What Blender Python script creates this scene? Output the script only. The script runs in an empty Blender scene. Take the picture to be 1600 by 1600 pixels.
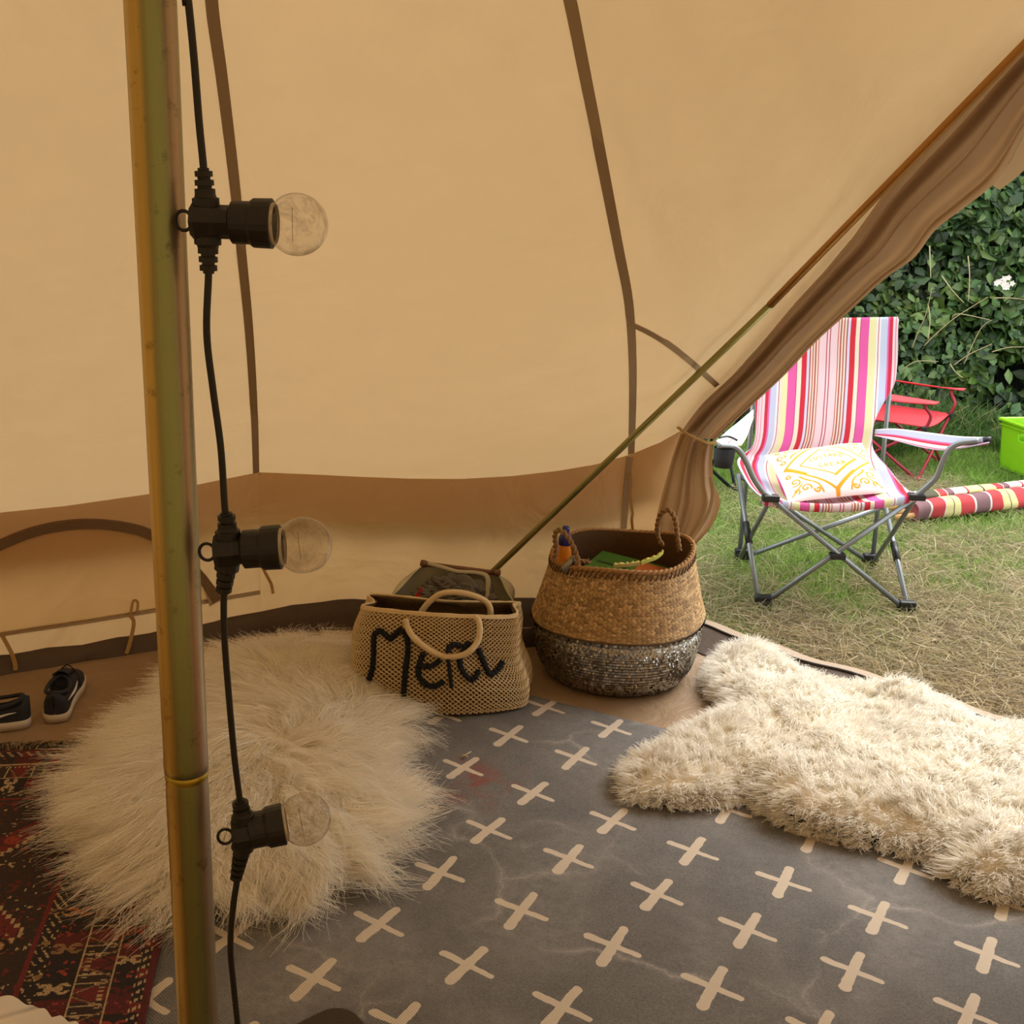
import bpy, bmesh, math, random
import numpy as np
from mathutils import Vector, Matrix
from mathutils.bvhtree import BVHTree

SC = bpy.context.scene
COL = SC.collection
RNG = np.random.default_rng(7)
random.seed(7)

# ---------------------------------------------------------------- camera
PITCH, ROLL, FPX, CAM_H = math.radians(16.8), math.radians(-2.4), 1790.0, 1.5
_cp, _sp, _cr, _sr = math.cos(PITCH), math.sin(PITCH), math.cos(ROLL), math.sin(ROLL)
_fw = Vector((0, _cp, -_sp)); _x = Vector((1, 0, 0)); _u = Vector((0, _sp, _cp))
_right = _x * _cr - _u * _sr
_up = _x * _sr + _u * _cr
cam_data = bpy.data.cameras.new('camera')
cam_data.sensor_width = 36.0
cam_data.lens = FPX / 1600.0 * 36.0
cam_data.clip_start = 0.02
cam = bpy.data.objects.new('camera', cam_data)
COL.objects.link(cam)
_m = Matrix.Identity(4)
for _i in range(3):
    _m[_i][0] = _right[_i]; _m[_i][1] = _up[_i]; _m[_i][2] = -_fw[_i]
_m[2][3] = CAM_H
cam.matrix_world = _m
SC.camera = cam

# ---------------------------------------------------------------- daylight: a bright overcast sky with a veiled sun
world = bpy.data.worlds.new('overcast_sky')
SC.world = world
world.use_nodes = True
_bg = world.node_tree.nodes['Background']
_bg.inputs['Color'].default_value = (0.93, 0.97, 1.0, 1)
_bg.inputs['Strength'].default_value = 1.15
sun_data = bpy.data.lights.new('sun', 'SUN')
sun_data.energy = 2.0
sun_data.angle = math.radians(40)
sun_data.color = (1.0, 0.96, 0.9)
sun = bpy.data.objects.new('sun', sun_data)
COL.objects.link(sun)
sun.rotation_euler = Vector((-0.50, -0.45, -0.85)).to_track_quat('-Z', 'Y').to_euler()
SC.view_settings.view_transform = 'Standard'
SC.view_settings.look = 'None'
SC.view_settings.exposure = 1.1
SC.view_settings.gamma = 1.0
SC.view_settings.use_curve_mapping = False
SC.cycles.use_denoising = True
SC.cycles.max_bounces = 10
SC.cycles.diffuse_bounces = 6
SC.cycles.adaptive_threshold = 0.035
SC.cycles.transmission_bounces = 12
SC.cycles.transparent_max_bounces = 10
SC.cycles.sample_clamp_indirect = 8

# ---------------------------------------------------------------- helpers
def ray(px, py):
    x2 = (px - 800) / FPX; u2 = (800 - py) / FPX
    x = _cr * x2 + _sr * u2; u = -_sr * x2 + _cr * u2
    return Vector((x, _cp + _sp * u, -_sp + _cp * u))
EYE = Vector((0, 0, CAM_H))
def onz(px, py, z=0.0):            # the point of a level surface seen at a photo pixel
    d = ray(px, py); return EYE + d * ((z - CAM_H) / d.z)
def ony(px, py, y):                # the point at a given distance into the scene
    d = ray(px, py); return EYE + d * (y / d.y)
def onplane(px, py, p, n):
    d = ray(px, py); return EYE + d * ((p - EYE).dot(n) / d.dot(n))

def lin(h):
    h = h.lstrip('#')
    c = [int(h[i:i + 2], 16) / 255 for i in (0, 2, 4)]
    return tuple((v / 12.92 if v <= 0.04045 else ((v + 0.055) / 1.055) ** 2.4) for v in c)

class NT:                          # short node-building language
    def __init__(s, name):
        s.mat = bpy.data.materials.new(name); s.mat.use_nodes = True
        s.t = s.mat.node_tree; s.t.nodes.clear()
        s.out = s.t.nodes.new('ShaderNodeOutputMaterial')
    def n(s, kind, **kw):
        nd = s.t.nodes.new('ShaderNode' + kind)
        for k, v in kw.items():
            if k in nd.inputs.keys() or k.replace('_', ' ') in nd.inputs.keys():
                s.put(nd, k if k in nd.inputs.keys() else k.replace('_', ' '), v)
            else:
                setattr(nd, k, v)
        return nd
    def put(s, nd, key, v):
        if isinstance(v, bpy.types.NodeSocket): s.t.links.new(v, nd.inputs[key])
        else:
            if isinstance(v, tuple) and len(v) == 3 and nd.inputs[key].type == 'RGBA': v = v + (1,)
            nd.inputs[key].default_value = v
    def m(s, op, a, b=None, c=None):
        nd = s.t.nodes.new('ShaderNodeMath'); nd.operation = op
        for i, v in enumerate((a, b, c)):
            if v is not None: s.put(nd, i, v)
        return nd.outputs[0]
    def mix(s, fac, a, b, blend='MIX'):
        nd = s.t.nodes.new('ShaderNodeMix'); nd.data_type = 'RGBA'; nd.blend_type = blend
        s.put(nd, 0, fac)
        for i, v in ((6, a), (7, b)):
            if isinstance(v, tuple) and len(v) == 3: v = v + (1,)
            s.put(nd, i, v)
        return nd.outputs[2]
    def noise(s, scale, detail=4, rough=0.6, vec=None, dist=0.0):
        nd = s.n('TexNoise', Scale=float(scale), Detail=float(detail), Roughness=rough, Distortion=dist)
        if vec is not None: s.t.links.new(vec, nd.inputs['Vector'])
        return nd.outputs['Fac']
    def ramp(s, fac, stops, interp='LINEAR'):
        nd = s.t.nodes.new('ShaderNodeValToRGB'); cr = nd.color_ramp; cr.interpolation = interp
        while len(cr.elements) > 1: cr.elements.remove(cr.elements[-1])
        for i, (p, c) in enumerate(stops):
            e = cr.elements[0] if i == 0 else cr.elements.new(p)
            e.position = p; e.color = (c + (1,)) if isinstance(c, tuple) else (c, c, c, 1)
        s.t.links.new(fac, nd.inputs[0]); return nd.outputs[0]
    def obj(s): return s.n('TexCoord').outputs['Object']
    def attr(s, name, what='Color'): return s.n('Attribute', attribute_name=name).outputs[what]
    def bump(s, h, strength=0.3, dist=0.01):
        return s.n('Bump', Strength=strength, Distance=dist, Height=h).outputs[0]
    def surf(s, sh): s.t.links.new(sh, s.out.inputs[0]); return s.mat
    def pbr(s, col, rough=0.6, metal=0.0, normal=None, **kw):
        nd = s.n('BsdfPrincipled')
        s.put(nd, 'Base Color', col); s.put(nd, 'Roughness', rough); s.put(nd, 'Metallic', metal)
        for k, v in kw.items(): s.put(nd, k.replace('_', ' '), v)
        if normal is not None: s.put(nd, 'Normal', normal)
        return nd.outputs[0]

def plain(name, hexcol, rough=0.6, metal=0.0, var=0.12, scale=30, bump=0.15, bdist=0.003, **kw):
    """a coloured material with a little tonal grain and fine relief"""
    t = NT(name); c = lin(hexcol); v = t.obj()
    n = t.noise(scale, 5, 0.65, v)
    lo = tuple(x * (1 - var) for x in c); hi = tuple(min(1, x * (1 + var)) for x in c)
    col = t.mix(n, lo, hi)
    nb = t.bump(t.noise(scale * 4, 3, 0.6, v), bump, bdist) if bump else None
    return t.surf(t.pbr(col, rough, metal, nb, **kw))

def attr_mat(name, rough=0.8, trans=0.0, scale=200, bump=0.2, sheen=0.0, var=0.2, gain=1.0):
    """colour comes from the mesh's 'Col' attribute (dyed or printed colour), grain from noise"""
    t = NT(name); c = t.attr('Col'); v = t.obj()
    n = t.noise(scale, 3, 0.6, v)
    k = t.m('MULTIPLY', t.m('ADD', t.m('MULTIPLY', n, var * 2), 1 - var), gain)
    col = t.mix(1.0, c, t.n('CombineColor', Red=k, Green=k, Blue=k).outputs[0], 'MULTIPLY')
    nb = t.bump(n, bump, 0.002) if bump else None
    s = t.pbr(col, rough, 0, nb)
    if trans:
        tr = t.n('BsdfTranslucent'); t.put(tr, 'Color', col)
        mx = t.n('MixShader'); t.put(mx, 0, trans)
        t.t.links.new(s, mx.inputs[1]); t.t.links.new(tr.outputs[0], mx.inputs[2]); s = mx.outputs[0]
    return t.surf(s)

def mk(name, verts, faces, mat, parent=None, smooth=True, col=None, facecol=None, uv=None):
    me = bpy.data.meshes.new(name)
    if isinstance(verts, np.ndarray) and isinstance(faces, np.ndarray):
        nv, nf, k = len(verts), len(faces), faces.shape[1]
        me.vertices.add(nv); me.vertices.foreach_set('co', verts.astype(np.float32).ravel())
        me.loops.add(nf * k); me.loops.foreach_set('vertex_index', faces.astype(np.int32).ravel())
        me.polygons.add(nf)
        me.polygons.foreach_set('loop_start', np.arange(0, nf * k, k, dtype=np.int32))
        me.polygons.foreach_set('loop_total', np.full(nf, k, dtype=np.int32))
        me.update(calc_edges=True)
    else:
        me.from_pydata([tuple(v) for v in verts], [], [tuple(f) for f in faces]); me.update()
    if smooth: me.polygons.foreach_set('use_smooth', np.ones(len(me.polygons), dtype=bool))
    if col is not None:
        a = me.attributes.new('Col', 'FLOAT_COLOR', 'POINT')
        c = np.ones((len(me.vertices), 4), np.float32); c[:, :3] = col
        a.data.foreach_set('color', c.ravel())
    if facecol is not None:
        a = me.attributes.new('Col', 'FLOAT_COLOR', 'CORNER')
        fc = np.asarray(facecol, np.float32); tot = np.empty(len(me.polygons), np.int32)
        me.polygons.foreach_get('loop_total', tot)
        c = np.ones((len(me.loops), 4), np.float32); c[:, :3] = np.repeat(fc, tot, axis=0)
        a.data.foreach_set('color', c.ravel())
    if uv is not None:
        a = me.attributes.new('lat', 'FLOAT_VECTOR', 'POINT')
        c = np.zeros((len(me.vertices), 3), np.float32); c[:, :2] = uv
        a.data.foreach_set('vector', c.ravel())
    if mat is not None: me.materials.append(mat)
    o = bpy.data.objects.new(name, me); COL.objects.link(o)
    if parent is not None: o.parent = parent
    return o

def tag(o, label=None, cat=None, group=None, kind=None):
    if label: o['label'] = label
    if cat: o['category'] = cat
    if group: o['group'] = group
    if kind: o['kind'] = kind
    return o
def thing(name, label, cat, group=None, kind=None, loc=(0, 0, 0), rz=0.0):
    o = bpy.data.objects.new(name, None); COL.objects.link(o)
    o.location = loc; o.rotation_euler = (0, 0, rz); o.empty_display_size = 0.1
    return tag(o, label, cat, group, kind)

class MB:                          # collects solid shapes into one mesh
    def __init__(s): s.v = []; s.f = []; s.c = []
    def add(s, v, f, col=None):
        b = len(s.v); s.v += [tuple(x) for x in v]; s.f += [tuple(i + b for i in q) for q in f]
        if col is not None: s.c += [col] * len(f)
        return s
    def box(s, c, size, rot=None, col=None):
        c = Vector(c); hx, hy, hz = [k / 2 for k in size]; R = rot or Matrix.Identity(3)
        v = [c + R @ Vector((x * hx, y * hy, z * hz)) for x in (-1, 1) for y in (-1, 1) for z in (-1, 1)]
        return s.add(v, [(0, 1, 3, 2), (4, 6, 7, 5), (0, 4, 5, 1), (2, 3, 7, 6), (0, 2, 6, 4), (1, 5, 7, 3)], col)
    def tube(s, path, r, sides=10, caps=True, closed=False, flat=1.0, upv=None, col=None):
        P = [Vector(p) for p in path]; n = len(P)
        R = r if isinstance(r, (list, tuple, np.ndarray)) else [r] * n
        T = []
        for i in range(n):
            a = P[(i - 1) % n] if (closed or i > 0) else P[0]
            b = P[(i + 1) % n] if (closed or i < n - 1) else P[-1]
            d = b - a
            T.append(d.normalized() if d.length > 1e-9 else Vector((0, 0, 1)))
        nrm = Vector(upv) if upv is not None else (Vector((0, 0, 1)) if abs(T[0].z) < 0.9 else Vector((1, 0, 0)))
        v = []
        for i in range(n):
            nrm = (nrm - T[i] * nrm.dot(T[i]))
            if nrm.length < 1e-6: nrm = T[i].orthogonal()
            nrm = nrm.normalized(); bi = T[i].cross(nrm)
            for k in range(sides):
                a = 2 * math.pi * k / sides
                v.append(P[i] + nrm * (math.cos(a) * R[i] * flat) + bi * (math.sin(a) * R[i]))
        f = []
        m = n if closed else n - 1
        for i in range(m):
            j = (i + 1) % n
            for k in range(sides):
                k2 = (k + 1) % sides
                f.append((i * sides + k, i * sides + k2, j * sides + k2, j * sides + k))
        if caps and not closed:
            f.append(tuple(range(sides - 1, -1, -1))); f.append(tuple((n - 1) * sides + k for k in range(sides)))
        return s.add(v, f, col)
    def lathe(s, prof, c=(0, 0, 0), axis=(0, 0, 1), sides=32, caps=False, col=None):
        c = Vector(c); ax = Vector(axis).normalized(); e1 = ax.orthogonal().normalized(); e2 = ax.cross(e1)
        v = []
        for r, h in prof:
            for k in range(sides):
                a = 2 * math.pi * k / sides
                v.append(c + ax * h + (e1 * math.cos(a) + e2 * math.sin(a)) * r)
        f = []
        for i in range(len(prof) - 1):
            for k in range(sides):
                k2 = (k + 1) % sides
                f.append((i * sides + k, i * sides + k2, (i + 1) * sides + k2, (i + 1) * sides + k))
        if caps:
            f.append(tuple(range(sides - 1, -1, -1))); f.append(tuple((len(prof) - 1) * sides + k for k in range(sides)))
        return s.add(v, f, col)
    def grid(s, fn, nu, nv, closed_u=False, col=None):
        v = [fn(i / (nu if closed_u else nu - 1), j / (nv - 1)) for j in range(nv) for i in range(nu)]
        f = []
        for j in range(nv - 1):
            for i in range(nu if closed_u else nu - 1):
                i2 = (i + 1) % nu
                f.append((j * nu + i, j * nu + i2, (j + 1) * nu + i2, (j + 1) * nu + i))
        return s.add(v, f, col)
    def build(s, name, mat, parent=None, smooth=True, bevel=0, solid=0, subsurf=0):
        o = mk(name, s.v, s.f, mat, parent, smooth, facecol=(s.c if len(s.c) == len(s.f) and s.c else None))
        if solid:
            md = o.modifiers.new('thickness', 'SOLIDIFY'); md.thickness = solid; md.offset = 0
        if bevel:
            md = o.modifiers.new('bevel', 'BEVEL'); md.width = bevel; md.segments = 2; md.limit_method = 'ANGLE'
        if subsurf:
            md = o.modifiers.new('sub', 'SUBSURF'); md.levels = subsurf; md.render_levels = subsurf
        return o

def catmull(pts, t, closed=False):
    n = len(pts)
    if closed:
        x = (t % 1.0) * n; i = int(x) % n; f = x - int(x); g = lambda k: pts[k % n]
    else:
        x = min(max(t, 0), 1) * (n - 1); i = min(int(x), n - 2); f = x - i; g = lambda k: pts[min(max(k, 0), n - 1)]
    p0, p1, p2, p3 = g(i - 1), g(i), g(i + 1), g(i + 2)
    return 0.5 * ((2 * p1) + (p2 - p0) * f + (2 * p0 - 5 * p1 + 4 * p2 - p3) * f * f + (3 * p1 - p0 - 3 * p2 + p3) * f ** 3)
def smooth_path(pts, n, closed=False):
    pts = [Vector(p) for p in pts]
    return [catmull(pts, i / (n if closed else n - 1), closed) for i in range(n)]
def plerp(pts, t):
    x = min(max(t, 0), 1) * (len(pts) - 1); i = min(int(x), len(pts) - 2)
    return pts[i].lerp(pts[i + 1], x - i)
def loft(levels, nu, nv):
    """closed loops (lists of the same number of points), smoothed around and upward -> verts, faces, fn"""
    L = [[Vector(p) for p in l] for l in levels]
    def fn(u, v):
        return catmull([catmull(l, u, True) for l in L], v)
    return fn
def bvh_of(*objs):
    V = []; F = []
    for o in objs:
        b = len(V); V += [o.matrix_world @ v.co for v in o.data.vertices]
        F += [tuple(i + b for i in p.vertices) for p in o.data.polygons]
    return BVHTree.FromPolygons(V, F)
def hit(bvh, px, py):
    d = ray(px, py).normalized()
    loc, nrm, idx, dist = bvh.ray_cast(EYE, d)
    if loc is None: return None, None
    if nrm.dot(d) > 0: nrm = -nrm
    return loc, nrm
def strip_on(bvh, pix, width, name, mat, parent, off=0.003, n=None, thick=0.002, smooth=True, up_to=None):
    """a band of cloth sewn on a surface, followed along photo pixels"""
    n = n or max(8, len(pix) * 5)
    P2 = smooth_path([(a, b, 0) for a, b in pix], n) if smooth else [plerp([Vector((a, b, 0)) for a, b in pix], i / (n - 1)) for i in range(n)]
    pts = []
    for p in P2:
        l, nr = hit(bvh, p.x, p.y)
        if l is not None: pts.append((l + nr * off, nr))
    if up_to is not None:            # carry the seam on to the top of the tent
        a = pts[0][0]; ext = []
        for k in range(1, 26):
            q = a.lerp(up_to, 0.97 * k / 25); l, nr, _i, _d = bvh.find_nearest(q)
            if nr.dot(EYE - l) < 0: nr = -nr
            ext.append((l + nr * off, nr))
        pts = ext[::-1] + pts
    return band(pts, width, name, mat, parent, thick)
def band(pts, width, name, mat, parent, thick=0.002):
    m = MB(); v = []; k = len(pts)
    for i, (p, nr) in enumerate(pts):
        t = (pts[min(i + 1, k - 1)][0] - pts[max(i - 1, 0)][0]).normalized()
        sd = nr.cross(t).normalized() * (width if not callable(width) else width(i / (k - 1))) / 2
        v += [p - sd, p + sd, p + sd - nr * thick, p - sd - nr * thick]
    f = []
    for i in range(k - 1):
        a = i * 4; b = a + 4
        for q in range(4): f.append((a + q, a + (q + 1) % 4, b + (q + 1) % 4, b + q))
    f += [(0, 3, 2, 1), tuple((k - 1) * 4 + q for q in range(4))]
    m.add(v, f)
    return m.build(name, mat, parent, smooth=False)

def ribbons(name, paths, widths, mat, parent=None, col=None, sides=None):
    """many thin blades or hairs (S,K,3) as one mesh; each a tapered ribbon turned its own way"""
    S, K, _ = paths.shape
    tan = np.gradient(paths, axis=1); tan /= np.linalg.norm(tan, axis=2, keepdims=True) + 1e-9
    if sides is None:
        rnd = RNG.normal(size=(S, 1, 3)); sd = np.cross(tan, rnd)
    else: sd = np.broadcast_to(sides[:, None, :], paths.shape).copy()
    sd /= np.linalg.norm(sd, axis=2, keepdims=True) + 1e-9
    w = widths if widths.ndim == 2 else widths[:, None] * np.linspace(1, 0.12, K)[None, :] ** 0.7
    A = paths - sd * w[..., None] / 2; B = paths + sd * w[..., None] / 2
    V = np.stack([A, B], 2).reshape(-1, 3)
    base = (np.arange(S) * K * 2)[:, None] + (np.arange(K - 1) * 2)[None, :]
    F = np.stack([base, base + 1, base + 3, base + 2], -1).reshape(-1, 4)
    c = None if col is None else np.repeat(col, K * 2, axis=0)
    return mk(name, V, F, mat, parent, True, col=c)

def inpoly(P, poly):
    x, y = P[:, 0], P[:, 1]; r = np.zeros(len(P), bool); n = len(poly)
    for i in range(n):
        x1, y1 = poly[i]; x2, y2 = poly[(i + 1) % n]
        c = ((y1 > y) != (y2 > y)) & (x < (x2 - x1) * (y - y1) / (y2 - y1 + 1e-12) + x1)
        r ^= c
    return r
def edge_dist(P, poly):
    d = np.full(len(P), 9.0); n = len(poly)
    near = np.zeros((len(P), 2))
    for i in range(n):
        a = np.array(poly[i]); b = np.array(poly[(i + 1) % n]); ab = b - a
        t = np.clip(((P - a) @ ab) / (ab @ ab + 1e-12), 0, 1); q = a + t[:, None] * ab
        e = np.hypot(*(P - q).T); k = e < d; d[k] = e[k]; near[k] = q[k]
    return d, near
def vnoise(x, y, seed=0):
    """smooth value noise for numpy arrays"""
    def h(i, j):
        v = np.sin(i * 127.1 + j * 311.7 + seed * 74.7) * 43758.5453; return v - np.floor(v)
    i, j = np.floor(x), np.floor(y); f, g = x - i, y - j; f = f * f * (3 - 2 * f); g = g * g * (3 - 2 * g)
    return (h(i, j) * (1 - f) + h(i + 1, j) * f) * (1 - g) + (h(i, j + 1) * (1 - f) + h(i + 1, j + 1) * f) * g
def fbm(x, y, seed=0, o=4):
    s = 0; a = 0.5
    for k in range(o): s = s + a * vnoise(x * 2 ** k, y * 2 ** k, seed + k); a *= 0.5
    return s
# ================================================================ MATERIALS of the tent
def canvas_mat(name, refl, trans, share=0.5, weave=900, crease=0.25):
    t = NT(name); v = t.obj()
    n = t.noise(7, 4, 0.6, v); fine = t.noise(weave, 2, 0.7, v)
    k = t.m('ADD', t.m('MULTIPLY', n, 0.10), t.m('ADD', t.m('MULTIPLY', fine, 0.16), 0.87))
    kk = t.n('CombineColor', Red=k, Green=k, Blue=k).outputs[0]
    a = t.mix(1.0, refl, kk, 'MULTIPLY'); b = t.mix(1.0, trans, kk, 'MULTIPLY')
    w1 = t.noise(3.2, 3, 0.5, v, 1.2)
    h = t.m('ADD', t.m('MULTIPLY', w1, 1.0), t.m('MULTIPLY', fine, 0.02))
    nb = t.bump(h, crease, 0.05)
    d = t.n('BsdfDiffuse'); t.put(d, 'Color', a); t.t.links.new(nb, d.inputs['Normal'])
    r = t.n('BsdfTranslucent'); t.put(r, 'Color', b); t.t.links.new(nb, r.inputs['Normal'])
    m = t.n('MixShader'); t.put(m, 0, share)
    t.t.links.new(d.outputs[0], m.inputs[1]); t.t.links.new(r.outputs[0], m.inputs[2])
    return t.surf(m.outputs[0])
M_ROOF = canvas_mat('sand_canvas', (0.66, 0.52, 0.36), (0.385, 0.245, 0.113), 0.4)
M_WALL = canvas_mat('sand_wall_canvas', (0.60, 0.43, 0.26), (0.54, 0.325, 0.14), 0.45, crease=0.5)
M_FLAP = canvas_mat('flap_canvas', (0.42, 0.29, 0.18), (0.34, 0.2, 0.09), 0.22, crease=0.15)
M_TAPE = canvas_mat('tape_canvas', (0.46, 0.34, 0.21), (0.3, 0.2, 0.1), 0.2, crease=0.1)
M_PIPE = plain('brown_piping', '#6f5434', 0.85, scale=90, var=0.15)
M_LIP = plain('brown_groundsheet_lip', '#4a3826', 0.65, scale=8, var=0.3, bump=0.3, bdist=0.01)
M_LIPEDGE = plain('beige_lip_edge', '#a08b74', 0.6, scale=20)
M_ZIP = plain('dark_zip', '#2a211b', 0.5)
t = NT('beige_groundsheet'); v = t.obj()
M_FLOOR = t.surf(t.pbr(t.mix(t.noise(5, 6, 0.65, v, 0.6), lin('#7d654a'), lin('#a08668')), 0.55, 0,
                       t.bump(t.noise(4, 5, 0.55, v, 1.5), 0.6, 0.03)))

# ================================================================ TENT
PX, PY = -0.2625, 0.85                    # centre pole
APEX = Vector((PX, PY, 2.62))
def circ(a, z, R=2.72): return Vector((PX + R * math.cos(math.radians(a)), PY + R * math.sin(math.radians(a)), z))
C1f = onz(408, 985); WL = onz(0, 1050)
C0f = C1f + (WL - C1f).normalized() * 1.42
C2f = Vector((0.40, 3.70, 0)); D1f = Vector((0.60, 3.64, 0)); D2f = Vector((2.35, 2.21, 0))  # unseen far end of the doorway, set wide to let more daylight in
DAP = ony(1760, -90, 2.95)                # top of the doorway
dn = (D2f - D1f).cross(DAP - D1f).normalized()
def ondoor(px, py): return onplane(px, py, D1f, dn)
# eave line, left to right
C1e = ony(404, 738, C1f.y + 0.0)
eL = ony(0, 801, WL.y)
C0e = C1e + (eL - C1e) * ((C0f - C1f).length / (WL - C1f).length); C0e.z += 0.03
eave = [C0e]
for p in (0.35, 0.7):
    eave.append(C0e.lerp(eL, p) - Vector((0, 0, 0.015)))
eave.append(eL.copy()); 
for x, y in ((100, 791), (240, 771), (330, 753)):
    f = (x - 0) / 404.0; eave.append(ony(x, y, eL.y + (C1e.y - eL.y) * f))
eave.append(C1e); iC1 = len(eave) - 1
for x, y in ((480, 741), (560, 745), (640, 748), (720, 748.5), (800, 744), (870, 736), (930, 726)):
    f = (x - 404) / 581.0; eave.append(ony(x, y, C1e.y + (3.72 - C1e.y) * f))
eave.append(ony(986, 710, 3.72)); iC2 = len(eave) - 1
eave.append(ony(1030, 692, 3.66)); 
L1px = [(1066, 672), (1098, 630), (1147, 584), (1194, 531), (1241, 475), (1287, 425), (1334, 369), (1381, 303), (1450, 222), (1530, 138), (1610, 58)]
L1 = [ondoor(*p) for p in L1px] + [DAP]
iG = len(eave)
eave += L1
iD = len(eave) - 1
G2 = Vector((2.46, 2.06, 0.70))
for k in range(1, 10): eave.append(DAP.lerp(G2, k / 9))
iR = len(eave)
angs = [18, -3, -24, -51, -78, -105, -132, -159, -186, -203]
for a in angs: eave.append(circ(a, 0.56))
# (closes back to C0e)
def densify(pts, step=0.13):
    out = []; n = len(pts)
    for i in range(n):
        a, b = pts[i], pts[(i + 1) % n]; k = max(1, int((b - a).length / step))
        sag = 0.05 if (b - a).length > 0.9 else 0
        for j in range(k):
            p = a.lerp(b, j / k); p.z -= sag * 4 * (j / k) * (1 - j / k); out.append(p)
    return out
B = densify(eave)
NB = len(B); NR = 36
def roof_pt(b, t):
    p = b.lerp(APEX, t)
    k = math.sin(math.pi * min(1, t * 1.0))
    p.z -= 0.05 * k
    return p
ang0 = math.atan2(3.7 - PY, 0.39 - PX)
rv = []; rf = []
for j in range(NR + 1):
    t = (j / NR) * 0.985
    for i in range(NB):
        p = roof_pt(B[i], t)
        # canvas drawn toward the door frame between the eave and mid height
        a = math.atan2(p.y - PY, p.x - PX) - ang0
        w = math.exp(-(a / 0.22) ** 2) * math.sin(math.pi * min(1, t * 1.9)) if t < 0.53 else 0
        p.x += 0.075 * w; p.y -= 0.02 * w
        rv.append(p)
for j in range(NR):
    for i in range(NB):
        i2 = (i + 1) % NB
        rf.append((j * NB + i, j * NB + i2, (j + 1) * NB + i2, (j + 1) * NB + i))
ceiling = mk('ceiling', rv, rf, M_ROOF)
tag(ceiling, 'sloping sand coloured canvas roof of the bell tent', 'tent roof', kind='structure')
BV_ROOF = bvh_of(ceiling)
# ridge cap where the pole meets the canvas
m = MB(); m.lathe([(0.10, 2.40), (0.06, 2.56), (0.03, 2.62), (0.0, 2.625)], (PX, PY, 0), sides=24); m.build('apex_cap', M_TAPE, ceiling)
# seams
strip_on(BV_ROOF, [(326, -60), (332, 20), (346, 120), (362, 250), (376, 380), (388, 500), (396, 620), (400, 738)], 0.020, 'seam', M_TAPE, ceiling, up_to=APEX)
strip_on(BV_ROOF, [(872, -70), (890, 0), (912, 110), (938, 240), (965, 380), (982, 470), (988, 560), (988, 640), (986, 708)], 0.022, 'seam', M_TAPE, ceiling, up_to=APEX)
strip_on(BV_ROOF, [(984, 505), (1012, 518), (1045, 538), (1080, 566), (1120, 602)], 0.017, 'seam', M_TAPE, ceiling)
for a in (C0e, *[circ(x, 0.56) for x in angs]):
    pts = []
    for k in range(14):
        p = roof_pt(a, 0.01 + 0.9 * k / 13); n_ = (Vector((PX, PY, 0.3)) - p).normalized(); pts.append((p + n_ * 0.006, n_))
    band(pts, 0.022, 'seam', M_TAPE, ceiling)
# valance hanging outside the eave
vv = []; vf = []; idx = [i for i in range(NB) if not (B[i].z > 0.78)]
def outward(p):
    d = Vector((p.x - PX, p.y - PY, 0)); return d.normalized()
for i in range(NB):
    o_ = outward(B[i]); top = B[i] + Vector((0, 0, 0.002)); vv += [top, top + o_ * 0.07 + Vector((0, 0, -0.05)), top + o_ * 0.09 + Vector((0, 0, -0.17))]
for i in range(NB):
    j = (i + 1) % NB
    if B[i].z > 0.72 or B[j].z > 0.72: continue
    for k in range(2): vf.append((i * 3 + k, j * 3 + k, j * 3 + k + 1, i * 3 + k + 1))
mk('valance', vv, vf, M_ROOF, ceiling)

# floor line under the walls
base = [C0f, C0f.lerp(C1f, 0.5), C1f, C1f.lerp(onz(600, 976), 0.5), onz(600, 976), Vector((0.08, 3.65, 0)), C2f, D1f]
def wall(name, tops, bots, nz=10, label='', bul=0.0):
    """cloth hung from an eave polyline down to a ground polyline"""
    nT = 60
    def arc(pts):
        L = [0]
        for a, b in zip(pts, pts[1:]): L.append(L[-1] + (b - a).length)
        return L
    def at(pts, L, u):
        x = u * L[-1]
        for i in range(len(pts) - 1):
            if x <= L[i + 1] + 1e-9: return pts[i].lerp(pts[i + 1], (x - L[i]) / max(1e-9, L[i + 1] - L[i]))
        return pts[-1].copy()
    us = sorted(set([i / nT for i in range(nT + 1)]))
    LT, LB = arc(tops), arc(bots); v = []; f = []
    for j in range(nz + 1):
        s = j / nz
        for u in us:
            p = at(tops, LT, u).lerp(at(bots, LB, u), s); o_ = outward(p)
            p += o_ * (0.035 * math.sin(math.pi * s) + bul * math.sin(math.pi * s) * math.sin(u * 37 + s * 3))
            v.append(p)
    n = len(us)
    for j in range(nz):
        for i in range(n - 1): f.append((j * n + i, j * n + i + 1, (j + 1) * n + i + 1, (j + 1) * n + i))
    o = mk(name, v, f, M_WALL)
    return tag(o, label, 'tent wall', kind='structure')
D1low = ondoor(1066, 672)
wall_left = wall('wall_left', eave[0:iC1 + 1], [C0f, C1f], label='low canvas side wall with an arched window panel beside the sneakers')
wall_back = wall('wall_back', eave[iC1:iG + 1], base[2:], label='low canvas wall behind the straw bag and the woven basket', bul=0.004)
rest = eave[iR:]
wall_right = wall('wall_right', [G2] + rest[:3], [D2f] + [circ(a, 0) for a in angs[:3]], label='low canvas wall on the far side of the doorway')
wall_rear = wall('wall_rear', rest[2:7], [circ(a, 0) for a in angs[2:7]], label='low canvas wall of the tent opposite the straw bag')
wall_far = wall('wall_side', rest[6:] + [C0e], [circ(a, 0) for a in angs[6:]] + [C0f], label='low canvas wall past the arched window panel')
BV_WL = bvh_of(wall_left); BV_WB = bvh_of(wall_back)
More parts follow.
